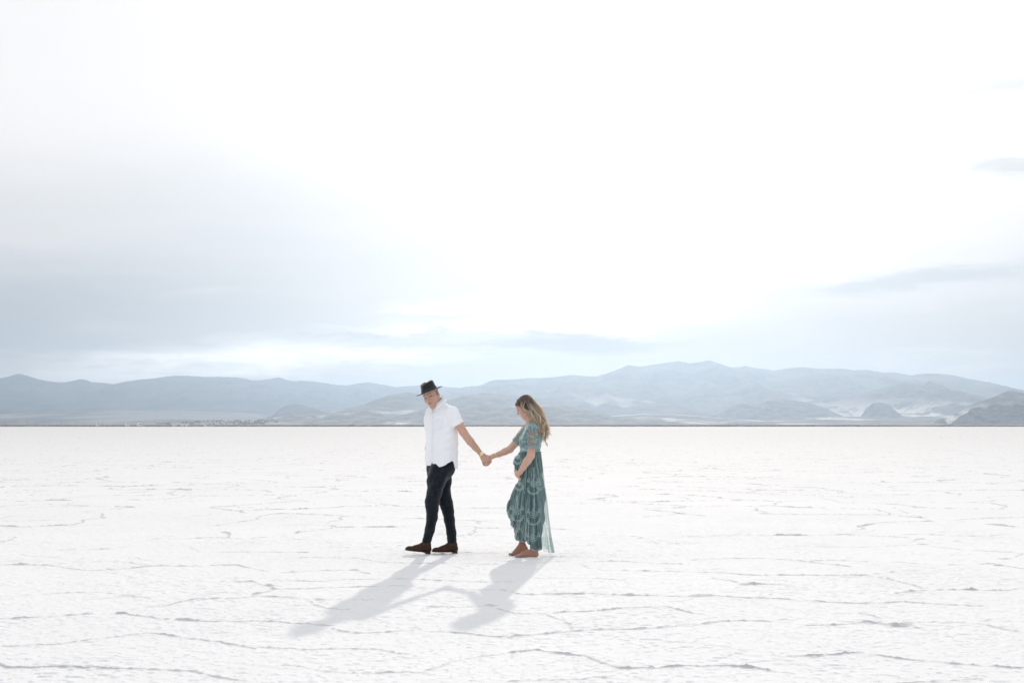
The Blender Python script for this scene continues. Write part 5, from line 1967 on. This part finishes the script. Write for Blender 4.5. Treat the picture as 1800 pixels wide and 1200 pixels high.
    BL = np.array((0.94, 0.69, 0.47))
    LI = np.array((0.98, 0.84, 0.66))

    def hcol(v, n, c):
        px, py = wpx(v)
        d = np.hypot(px - 914, py - 700)
        t_ = sstep(14, 42, d + 14 * noise3(v, 16, 121))[:, None]
        c = BR * (1 - t_) + BL * t_ * .95
        streak = fbm((px * .8 - py * .35) * .9, (px * .3 + py) * .05, 123, 3)
        return c * (.30 + .75 * streak[:, None])
    for sg_ in (1, -1):
        H.ell(hd.p(sg_ * .070, -.008, .0), np.array((.028, .036, .046)) * kk, [hd.L, hd.F, hd.U], .02)
    mat_hair = attr_mat('long_hair', 0.45, sheen=.4, trans=.18, bump=.3, bscale=200, spec=.4)
    ho = part('hair', H, BR, mat_hair, rt, 1, colfn=hcol, disp=lambda v, n: .010 * noise3(v, 22, 125) + .004 * np.sin((wpx(v)[0] * .8 - wpx(v)[1] * .35) * 1.1 + 8 * noise3(v, 6, 127)))
    # locks: roots on the scalp, following the fall of the hair with loose waves
    st = []
    N = 4680
    for q in range(N):
        if q % 26 == 0:            # one loosely curled lock: some hairs that wander together
            side = rng.choice([-1, 1]) if rng.rand() < .85 else 0
            G = dict(dy=side * rng.uniform(.014, .080), u0=rng.rand(), ln=rng.normal(0, .16), tl=rng.uniform(.72, 1.0),
                     j=rng.normal(0, 1, (4, 2)), ys=rng.rand(), ph=rng.uniform(0, 6.28), amp=rng.uniform(.7, 1.35), fr=rng.uniform(17, 23),
                     tone=rng.uniform(.58, 1.04), li=rng.rand() < .36, mx=rng.normal(0, .06))
        dy = G['dy'] + rng.normal(0, .007)
        dy = max(-.084, min(.084, dy))
        u0 = min(1, max(0, G['u0'] + rng.normal(0, .035)))
        a = math.radians(20 + 138 * u0)
        rz = math.sqrt(max(.05, 1 - (dy / .086) ** 2))
        root_ = hd.c + hd.F * (math.cos(a) * .102 * kk * rz - .014 * kk) + hd.U * (.034 + math.sin(a) * .087 * rz) * kk + np.array((0, dy, 0))
        a2 = a + math.radians(34)
        hug = hd.c + hd.F * (math.cos(a2) * .096 * kk * rz - .024 * kk) + hd.U * (.034 + math.sin(a2) * .092 * rz) * kk + np.array((0, dy * 1.12, 0))
        lane = float(np.clip(u0 + G['ln'], 0, 1))
        J = G['j'] + rng.normal(0, .38, (4, 2))
        front = a < math.radians(75) and G['ys'] < .8
        if front:
            g1 = (916 + 8 * lane + J[0, 0], 716.5 + 1.2 * J[0, 1])
            g2 = (929 + 14 * lane + J[1, 0], 727.5 + 1.5 * J[1, 1])
            g3 = (938 + 15 * lane + 1.4 * J[2, 0], 745 + 2.4 * J[2, 1])
        else:
            g1 = (924 + 18 * lane + J[0, 0], 722 - 6 * lane + 1.6 * J[0, 1])
            g2 = (935.5 + 18 * lane + 1.4 * J[1, 0], 738 + 1.8 * J[1, 1])
            g3 = (940.5 + 19 * lane + 1.8 * J[2, 0], 756 + 2.6 * J[2, 1])
        g4 = (947 + 14 * lane + 2.6 * J[3, 0], 776 + 5 * J[3, 1])
        ys = abs(dy) * (1.15 + .25 * G['ys']) * (1 if side >= 0 else -1)
        ys = max(-.125, min(.125, ys))
        pts = [root_, hug, W(g1[0], g1[1], np.sign(ys) * max(abs(ys), .05 if side else 0)), W(g2[0], g2[1], ys * 1.15), W(g3[0], g3[1], ys * 1.1), W(g4[0], g4[1], ys)]
        n = 36
        P = spline(pts, n)
        tt = np.linspace(0, 1, n)
        P = P[:max(10, int(n * G['tl'] * rng.uniform(.93, 1.0)))]
        tt = tt[:len(P)]
        ph0 = G['ph'] + rng.normal(0, .16)
        amp = .0165 * G['amp'] * sstep(.36, .66, tt)
        P[:, 0] += amp * np.sin(tt * G['fr'] + ph0)
        P[:, 1] += amp * .9 * np.cos(tt * G['fr'] + ph0)
        P[:, 2] += .35 * amp * np.sin(tt * 14 + ph0)
        r = rng.uniform(.0009, .0019) * (1 - .75 * (tt / tt[-1]) ** 3)
        mixv = np.clip(sstep(.20, .52, tt + G['mx'] + rng.normal(0, .03)), 0, 1)
        tone = np.clip(G['tone'] + rng.normal(0, .06), .4, 1.03)
        bl = LI if G['li'] else BL
        K = (BR[None] * (1 - mixv[:, None]) + bl[None] * mixv[:, None]) * tone
        st.append((P, r, np.clip(K, 0, .95)))
    # the pale swoop that frames her face
    for q in range(130):
        o = rng.normal(0, .7)
        P = spline([W(906.5, 708.4 + o * .2, -.018), W(911, 712.4 + o * .4, -.058), W(918, 719.2 + o * .6, -.076), W(926, 722.5 + o * .9, -.088), W(934, 726.5 + o * 1.2, -.088),
                    W(938.5, 735 + o, -.09), W(939.5, 746 + o, -.095)], 34)
        P[:, 1] += rng.normal(0, .004)
        tt = np.linspace(0, 1, 34)
        mixv = sstep(.12, .42, tt)[:, None]
        K = np.clip((BR * (1 - mixv) * 1.3 + LI * mixv) * rng.uniform(.75, 1.15), 0, .95)
        st.append((P, np.full(34, rng.uniform(.0012, .0022)), K))
    # fly-aways blown behind her, coloured pale to paint in the backlit halo
    n_main = len(st)
    for q in range(3400):
        y0 = rng.uniform(699, 762)
        x0_ = np.interp(y0, [692, 700, 712, 728, 745, 765], [926, 936, 944.5, 951, 957, 960]) - rng.uniform(1, 5)
        ln = (4 + 12 * rng.rand() ** 1.4) * (1.0 if 705 < y0 < 755 else .45)
        dx_ = rng.uniform(.4, 1.0)
        p0 = W(x0_, y0, rng.uniform(-.06, .06))
        P = spline([p0 - (.012, 0, -.03), p0, W(x0_ + ln * dx_ * .6, y0 + ln * .35 + rng.normal(0, 1.5), rng.uniform(-.07, .07)),
                    W(x0_ + ln * dx_, y0 + ln * (.5 + .5 * rng.rand()) + rng.normal(0, 2.2), rng.uniform(-.08, .08))], 16)
        st.append((P, np.full(16, rng.uniform(.0005, .0011)), np.tile(np.array((.97, .88, .72)) * rng.uniform(.8, 1.05), (16, 1)).clip(0, .97)))
    fly = st[n_main:]
    st = st[:n_main]
    # a few loose ends hanging low at the back
    for q in range(26):
        o = rng.normal(0, 1.2)
        P = spline([W(955, 752, rng.uniform(-.04, .04)), W(958 + o, 764, .0), W(957 + o, 772, .0), W(960 + o * .6, 779, 0), W(962 + o * .3, 782 + rng.uniform(-4, 3), 0)], 22)
        P[:, 0] += .004 * np.sin(np.linspace(0, 14, 22) + o)
        st.append((P, np.linspace(.0018, .0006, 22), np.tile(BL * rng.uniform(.7, 1.1), (22, 1)).clip(0, .95)))
    V, F_, C = tube_mesh(st, 4)
    link('locks', mesh_np('locks', V, F_, True, C), mat_hair, ho)
    V, F_, C = tube_mesh(fly, 3)
    link('stray_hairs', mesh_np('stray_hairs', V, F_, True, C), attr_mat('sunlit_hair', 0.35, trans=.75, spec=.6), ho)
    return rt


build_woman()

# =================================================================== far shore
def ico(sub=1):
    t = (1 + 5 ** .5) / 2
    v = [(-1, t, 0), (1, t, 0), (-1, -t, 0), (1, -t, 0), (0, -1, t), (0, 1, t), (0, -1, -t), (0, 1, -t), (t, 0, -1), (t, 0, 1), (-t, 0, -1), (-t, 0, 1)]
    f = [(0, 11, 5), (0, 5, 1), (0, 1, 7), (0, 7, 10), (0, 10, 11), (1, 5, 9), (5, 11, 4), (11, 10, 2), (10, 7, 6), (7, 1, 8), (3, 9, 4), (3, 4, 2), (3, 2, 6), (3, 6, 8),
         (3, 8, 9), (4, 9, 5), (2, 4, 11), (6, 2, 10), (8, 6, 7), (9, 8, 1)]
    v = [tuple(unit(p)) for p in v]
    for _ in range(sub):
        nf, mid = [], {}

        def mp(a, b):
            k = (min(a, b), max(a, b))
            if k not in mid:
                mid[k] = len(v)
                v.append(tuple(unit(np.array(v[a]) + np.array(v[b]))))
            return mid[k]
        for a, b, c in f:
            x, y, z = mp(a, b), mp(b, c), mp(c, a)
            nf += [(a, x, z), (b, y, x), (c, z, y), (x, y, z)]
        f = nf
    return np.array(v), np.array(f)


def far(px, D, z=0.0):
    return Vector(((px - 900) / FPX * D, D, z))


def box_arr(x0, x1, y0, y1, z0, z1):
    v = [(x0, y0, z0), (x1, y0, z0), (x1, y1, z0), (x0, y1, z0), (x0, y0, z1), (x1, y0, z1), (x1, y1, z1), (x0, y1, z1)]
    f = [(0, 3, 2, 1), (4, 5, 6, 7), (0, 1, 5, 4), (1, 2, 6, 5), (2, 3, 7, 6), (3, 0, 4, 7)]
    return np.array(v, float), np.array(f)


def boxes(name, lst, mat, parent=None):
    V, F_ = [], []
    n = 0
    for b in lst:
        v, f = box_arr(*b)
        V.append(v)
        F_.append(f + n)
        n += 8
    me = mesh_np(name, np.concatenate(V), np.concatenate(F_), False)
    o = bpy.data.objects.new(name, me)
    COL.objects.link(o)
    me.materials.append(mat)
    if parent is not None:
        o.parent = parent          # boxes are given in the thing's own frame
    return o


def prism(name, profile, y0, y1, mat, parent):
    """profile (x,z) polygon extruded across y, in the thing's frame"""
    n = len(profile)
    V = [(x, y0, z) for x, z in profile] + [(x, y1, z) for x, z in profile]
    me = bpy.data.meshes.new(name)
    me.from_pydata(V, [], [list(range(n)), list(range(2 * n - 1, n - 1, -1))] + [(i, i + n, (i + 1) % n + n, (i + 1) % n) for i in range(n)])
    me.materials.append(mat)
    o = bpy.data.objects.new(name, me)
    COL.objects.link(o)
    o.parent = parent
    return o


def copy_tree(o, parent=None):
    c = o.copy()
    COL.objects.link(c)
    c.parent = parent
    for ch in [q for q in bpy.data.objects if q.parent == o]:
        copy_tree(ch, c)
    return c


# scrub along the far shore: nobody could count it
def build_scrub():
    rng = np.random.RandomState(5)
    v0, f0 = ico(0)
    V, F_ = [], []
    n = 0
    for i in range(5200):
        D = rng.uniform(2330, 3500)
        px = rng.uniform(-260, 2060)
        # taller, clumped patches
        cl = fbm(np.array([px / 26.0]), np.array([D / 400.0]), 71, 3)[0]
        if rng.rand() > .35 + cl * .9:
            continue
        h = rng.uniform(.35, 1.0) * (.6 + 1.1 * cl) * D / 2600.0
        w = h * rng.uniform(1.6, 6.0)
        c = np.array(((px - 900) / FPX * D, D, .3 + h * .45 + max(0, (D - 2350) / 6000 * 9)))
        v = v0 * (1 + .3 * (rng.rand(12, 1) - .5)) * np.array((w, w * .7, h * .6)) + c
        V.append(v)
        F_.append(f0 + n)
        n += 12
    me = mesh_np('scrub', np.concatenate(V), np.concatenate(F_), False)
    link('scrub', me, simple_mat('desert_scrub', (0.15, 0.15, 0.12), 0.95, noise_scale=.02, noise_amt=.4), kind='stuff',
         label='thin dark line of scrub along the far edge of the salt')


build_scrub()


def build_vehicles():
    white = simple_mat('white_paint', (0.92, 0.92, 0.91), 0.25)
    glass = simple_mat('dark_glass', (0.03, 0.035, 0.04), 0.08)
    tyre = simple_mat('tyre_rubber', (0.02, 0.02, 0.02), 0.8)
    # a tall white motor home: rounded body with cab, windows and four wheels
    rt = bpy.data.objects.new('motor_home', None)
    COL.objects.link(rt)
    prof = [(-3.6, .55), (3.0, .55), (3.75, .9), (3.75, 1.5), (3.0, 1.85), (2.75, 2.35), (3.35, 2.6), (3.35, 3.25), (3.0, 3.5), (-3.3, 3.5), (-3.6, 3.2)]
    prism('body', prof, -1.2, 1.2, white, rt)
    boxes('windscreen', [(2.78, 3.02, -1.0, 1.0, 1.9, 2.38)], glass, rt)
    for x0 in (-2.8, -1.0, .9):
        boxes('window', [(x0, x0 + 1.1, -1.225, -1.19, 1.9, 2.6)], glass, rt)
    boxes('door', [(2.0, 2.7, -1.22, -1.19, .7, 2.4)], white, rt)
    for x0 in (-2.3, 2.2):
        for y0 in (-1.05, 1.05):
            V = []
            for i in range(14):
                a = 2 * math.pi * i / 14
                V += [(x0 + .42 * math.cos(a), y0 - .14, .42 + .42 * math.sin(a)), (x0 + .42 * math.cos(a), y0 + .14, .42 + .42 * math.sin(a))]
            me = bpy.data.meshes.new('wheel')
            me.from_pydata(V, [], [(2 * i, 2 * i + 1, (2 * i + 3) % 28, (2 * i + 2) % 28) for i in range(14)] + [[2 * i for i in range(14)][::-1], [2 * i + 1 for i in range(14)]])
            me.materials.append(tyre)
            o = bpy.data.objects.new('wheel', me)
            COL.objects.link(o)
            o.parent = rt
    spots = [(171.5, 2420, 84, 'leftmost white motor home parked alone on the far edge of the salt', 1.12),
             (223.8, 2400, 75, 'white motor home left of the brightest one on the horizon line', 1.20),
             (244.8, 2380, 80, 'largest and brightest of the white motor homes on the horizon line', 1.35),
             (307.0, 2420, 70, 'white motor home at the left end of the group before the town', 1.15),
             (320.5, 2430, 88, 'white motor home in the middle of the group before the town', 1.15),
             (328.2, 2440, 84, 'white motor home at the right end of the group before the town', 1.0),
             (361.5, 2450, 78, 'low white motor home parked in front of the town', .85)]
    for i, (px, D, a, lab, s) in enumerate(spots):
        o = rt if i == 0 else copy_tree(rt)
        o.location = far(px, D - 120, .0)
        o.rotation_euler = (0, 0, math.radians(a))
        o.scale = (s * 1.0, s * 1.2, s * 1.3)
        o['label'] = lab
        o['category'] = 'motor home'
        o['group'] = 'white motor homes parked on the far edge of the salt'


build_vehicles()


def build_poles():
    wood = simple_mat('pole_wood', (0.10, 0.085, 0.07), 0.9)
    rt = bpy.data.objects.new('utility_pole', None)
    COL.objects.link(rt)
    V = []
    for zz_, r in ((0, .19), (10.5, .12)):
        V += [(r * math.cos(2 * math.pi * i / 10), r * math.sin(2 * math.pi * i / 10), zz_) for i in range(10)]
    me = bpy.data.meshes.new('post')
    me.from_pydata(V, [], [(i, (i + 1) % 10, 10 + (i + 1) % 10, 10 + i) for i in range(10)] + [list(range(19, 9, -1))[::-1]])
    me.materials.append(wood)
    o = bpy.data.objects.new('post', me)
    COL.objects.link(o)
    o.parent = rt
    boxes('crossarm', [(-1.3, 1.3, -.08, .08, 9.6, 9.8)], wood, rt)
    xs = [(9, 'utility pole at the far left edge'), (28, 'second utility pole from the left edge'), (48, 'third utility pole from the left edge'), (63, 'fourth utility pole from the left edge'),
          (108, 'utility pole left of the lone motor home'), (135, 'utility pole closest to the lone motor home on its left'), (180, 'utility pole just right of the lone motor home'),
          (1280, 'left of two utility poles under the right massif'), (1295.5, 'right of two utility poles under the right massif')]
    for i, (px, lab) in enumerate(xs):
        c = rt if i == 0 else copy_tree(rt)
        c.location = far(px, 3150, 1.2)
        c.rotation_euler = (0, 0, math.radians(20))
        c['label'] = lab
        c['category'] = 'utility pole'
        c['group'] = 'utility poles on the horizon'


build_poles()


def build_town():
    """the small town on its rise at the foot of the hills, seven kilometres off"""
    rng = np.random.RandomState(21)
    D0 = 7000.0
    u = D0 / FPX                                   # metres per photo pixel there
    # the rise it stands on
    xs = np.linspace(250, 545, 90)
    top = np.interp(xs, [250, 300, 330, 365, 400, 440, 470, 490, 515, 545], [.0, 2.0, 4.2, 6.5, 7.0, 6.8, 6.5, 5.2, 2.0, 0]) * u
    ys = np.linspace(-520, 420, 26)
    V = []
    for yv in ys:
        t = np.clip((yv + 520) / 620, 0, 1)
        back = np.clip(1 - (yv - 150) / 270, 0, 1)
        for xx_, h in zip(xs, top):
            zz_ = h * (t ** 1.1) * back * (1 + .22 * (fbm(np.array([xx_ / 9.]), np.array([yv / 90.]), 7, 3)[0] - .5))
            V.append(((xx_ - 900) / FPX * D0, D0 + yv, zz_ + 6.0 if 0 < t and back > 0 else -2))
    V = np.array(V)
    nt = len(xs)
    i = np.arange(len(ys) - 1)[:, None] * nt
    j = np.arange(nt - 1)[None, :]
    F_ = np.stack([(i + j).ravel(), (i + j + 1).ravel(), (i + j + 1 + nt).ravel(), (i + j + nt).ravel()], 1)
    link('hillside', mesh_np('hillside', V, F_), simple_mat('town_soil', (0.24, 0.22, 0.20), 1.0, noise_scale=.01, noise_amt=.3), kind='structure',
         label='low rise the far town stands on')

    def ground_z(px, yv):
        t = min(1, max(0, (yv + 520) / 620))
        b = min(1, max(0, 1 - (yv - 150) / 270))
        return float(np.interp(px, xs, top)) * t ** 1.1 * b + 5.6
    walls = [simple_mat('pale_stucco', (0.70, 0.68, 0.66), .8), simple_mat('tan_stucco', (0.45, 0.38, 0.33), .8), simple_mat('grey_block', (0.33, 0.33, 0.35), .8)]
    roofs = [simple_mat('light_roof', (0.55, 0.55, 0.56), .7), simple_mat('brown_roof', (0.30, 0.25, 0.24), .8), simple_mat('slate_roof', (0.28, 0.29, 0.31), .8)]
    glass = simple_mat('far_glass', (0.05, 0.06, 0.07), .15)

    def proto(w, d, h, wm, rm, gable):
        rt_ = bpy.data.objects.new('house', None)
        COL.objects.link(rt_)
        boxes('wall', [(-w / 2, w / 2, -d / 2, d / 2, -4, h)], wm, rt_)
        if gable:
            prism('roof', [(-w / 2 - .5, h), (w / 2 + .5, h), (w / 2 + .5, h + .25), (0, h + w * .22), (-w / 2 - .5, h + .25)], -d / 2 - .5, d / 2 + .5, rm, rt_)
        else:
            boxes('roof', [(-w / 2 - .3, w / 2 + .3, -d / 2 - .3, d / 2 + .3, h, h + .5)], rm, rt_)
        for q in range(int(w // 4)):
            boxes('window', [(-w / 2 + 1.2 + q * 4, -w / 2 + 3.0 + q * 4, -d / 2 - .04, -d / 2 + .02, h * .35, h * .7)], glass, rt_)
        return rt_
    protos = [proto(13, 10, 4.2, walls[0], roofs[1], True), proto(16, 10, 5.5, walls[1], roofs[1], True), proto(20, 12, 6, walls[0], roofs[0], False), proto(14, 9, 4.5, walls[2], roofs[2], True),
              proto(24, 14, 7.5, walls[1], roofs[0], False)]
    used = [False] * 5

    def where(px, yv):
        a = 'left end' if px < 340 else ('left half' if px < 385 else ('right half' if px < 430 else 'right end'))
        return ('low row ' if yv < -260 else ('middle row ' if yv < -30 else 'upper row ')) + a
    names = ['small white gabled house in the far town', 'tan gabled house in the far town', 'white flat roofed building in the far town',
             'grey gabled house with slate roof in the far town', 'wide tan flat roofed building in the far town']
    for q in range(74):
        px = rng.uniform(302, 470)
        yv = rng.uniform(-480, 200)
        k = rng.choice(5, p=[.3, .2, .2, .2, .1])
        o = copy_tree(protos[k]) if used[k] else protos[k]
        used[k] = True
        o.location = ((px - 900) / FPX * D0, D0 + yv, ground_z(px, yv))
        o.rotation_euler = (0, 0, rng.choice([0, math.pi / 2]) + rng.normal(0, .15))
        o['label'] = names[k] + ', ' + where(px, yv)
        o['category'] = 'house' if k in (0, 1, 3) else 'building'
        o['group'] = ['small white houses of the far town', 'tan gabled houses of the far town', 'white flat roofed buildings of the far town', 'grey houses of the far town', 'wide tan buildings of the far town'][k]
    # landmark blocks
    def block(px, yv, w, d, h, z0, wm, rm, label, cat, rows=3):
        rt_ = bpy.data.objects.new('hotel' if h > 12 else 'warehouse', None)
        COL.objects.link(rt_)
        boxes('wall', [(-w / 2, w / 2, -d / 2, d / 2, -6, h)], wm, rt_)
        boxes('roof', [(-w / 2 - .4, w / 2 + .4, -d / 2 - .4, d / 2 + .4, h, h + .8)], rm, rt_)
        for r_ in range(rows):
            boxes('window_row', [(-w / 2 + 1 + c * 4, -w / 2 + 3 + c * 4, -d / 2 - .05, -d / 2 + .02, 1.6 + r_ * (h / rows), 3.2 + r_ * (h / rows)) for c in range(int(w // 4))], glass, rt_)
        rt_.location = ((px - 900) / FPX * D0, D0 + yv, z0)
        rt_['label'] = label
        rt_['category'] = cat
    block(452.5, 120, 26, 16, 17, 17, walls[1], roofs[0], 'square tan hotel block right of the far town', 'hotel', 4)
    block(460, 160, 34, 14, 9, 19, walls[2], roofs[0], 'long grey wing behind the tan hotel block', 'building', 2)
    block(466.5, 200, 12, 10, 12, 24, walls[0], walls[0], 'bright white hotel tower at the right end of the far town', 'hotel', 3)
    block(404.5, -500, 32, 18, 9, 6.2, walls[0], roofs[0], 'long pale warehouse low in front of the far town', 'warehouse', 1)
    block(345, -450, 30, 14, 10, 7, walls[0], roofs[0], 'pale two storey block above the group of motor homes', 'building', 2)
    block(681, -1500, 30, 12, 8, 3, walls[0], walls[0], 'white sheds beyond the salt left of the man', 'shed', 1)
    # trees: trunk and a crown of lobes
    bark = simple_mat('bark', (0.10, 0.08, 0.06), .9)
    v1, f1 = ico(1)

    def tree_proto(col_, seed, tall):
        r_ = np.random.RandomState(seed)
        rt_ = bpy.data.objects.new('poplar_tree' if tall else 'broadleaf_tree', None)
        COL.objects.link(rt_)
        V_, F2, n_ = [], [], 0
        for q in range(26):
            c = np.array((r_.normal(0, 1.0 if tall else 2.0), r_.normal(0, 1.0 if tall else 2.0), r_.uniform(2.5, 11.5 if tall else 7.5)))
            rr_ = r_.uniform(.7, 1.5)
            V_.append(v1 * (1 + .5 * (r_.rand(len(v1), 1) - .5)) * rr_ + c)
            F2.append(f1 + n_)
            n_ += len(v1)
        o = link('crown', mesh_np('crown', np.concatenate(V_), np.concatenate(F2), False), simple_mat('foliage', col_, .9, noise_scale=.5, noise_amt=.4))
        o.parent = rt_
        V2 = []
        for zz_, r2 in ((-3, .4), (6, .2)):
            V2 += [(r2 * math.cos(2 * math.pi * i / 8), r2 * math.sin(2 * math.pi * i / 8), zz_) for i in range(8)]
        me = bpy.data.meshes.new('trunk')
        me.from_pydata(V2, [], [(i, (i + 1) % 8, 8 + (i + 1) % 8, 8 + i) for i in range(8)])
        me.materials.append(bark)
        o2 = bpy.data.objects.new('trunk', me)
        COL.objects.link(o2)
        o2.parent = rt_
        return rt_
    tp = [tree_proto((0.20, 0.22, 0.20), 3, False), tree_proto((0.17, 0.19, 0.15), 4, True), tree_proto((0.17, 0.18, 0.175), 6, False)]
    tu = [False] * 3
    tn = ['round green tree in the far town', 'tall narrow tree in the far town', 'dark rounded tree in the far town']
    tg = ['round trees of the far town', 'tall trees of the far town', 'dark trees of the far town']
    for q in range(120):
        px = rng.uniform(296, 492) if q % 4 else rng.uniform(438, 484)
        yv = rng.uniform(-500, 220) if q % 4 else rng.uniform(-480, -150)
        k = rng.choice(3, p=[.45, .2, .35])
        o = copy_tree(tp[k]) if tu[k] else tp[k]
        tu[k] = True
        o.location = ((px - 900) / FPX * D0, D0 + yv, ground_z(px, yv))
        s = rng.uniform(.55, 1.1)
        o.scale = (s, s, s)
        o.rotation_euler = (0, 0, rng.uniform(0, 6.28))
        o['label'] = tn[k] + ', ' + where(px, yv)
        o['category'] = 'tree'
        o['group'] = tg[k]


build_town()

# ------------------------------------------------------------------ haze
def build_haze():
    x, y0, y1, zb, zt = 34500, -4000, 34500, -6.0, 1010.0
    v = np.array([(-x, y0, zb), (x, y0, zb), (x, y1, zb), (-x, y1, zb), (-x, y0, zt), (x, y0, zt), (x, y1, zt), (-x, y1, zt)])
    f = np.array([(0, 3, 2, 1), (4, 5, 6, 7), (0, 1, 5, 4), (1, 2, 6, 5), (2, 3, 7, 6), (3, 0, 4, 7)])
    me = mesh_np('haze', v, f, False)
    m = bpy.data.materials.new('haze')
    m.use_nodes = True
    m.node_tree.nodes.clear()
    g = NG(m.node_tree)
    p = g.n('ShaderNodeVolumePrincipled')
    p.inputs['Color'].default_value = HAZE_COL
    p.inputs['Density'].default_value = HAZE_D
    p.inputs['Anisotropy'].default_value = HAZE_G
    o = g.n('ShaderNodeOutputMaterial')
    g.link(p.outputs[0], o.inputs['Volume'])
    link('haze', me, m, kind='stuff', label='pale blue haze in the air over the salt flat')


HAZE_COL = (0.362, 0.462, 0.585, 1)
HAZE_D = 6.0e-5
HAZE_G = 0.63
build_haze()
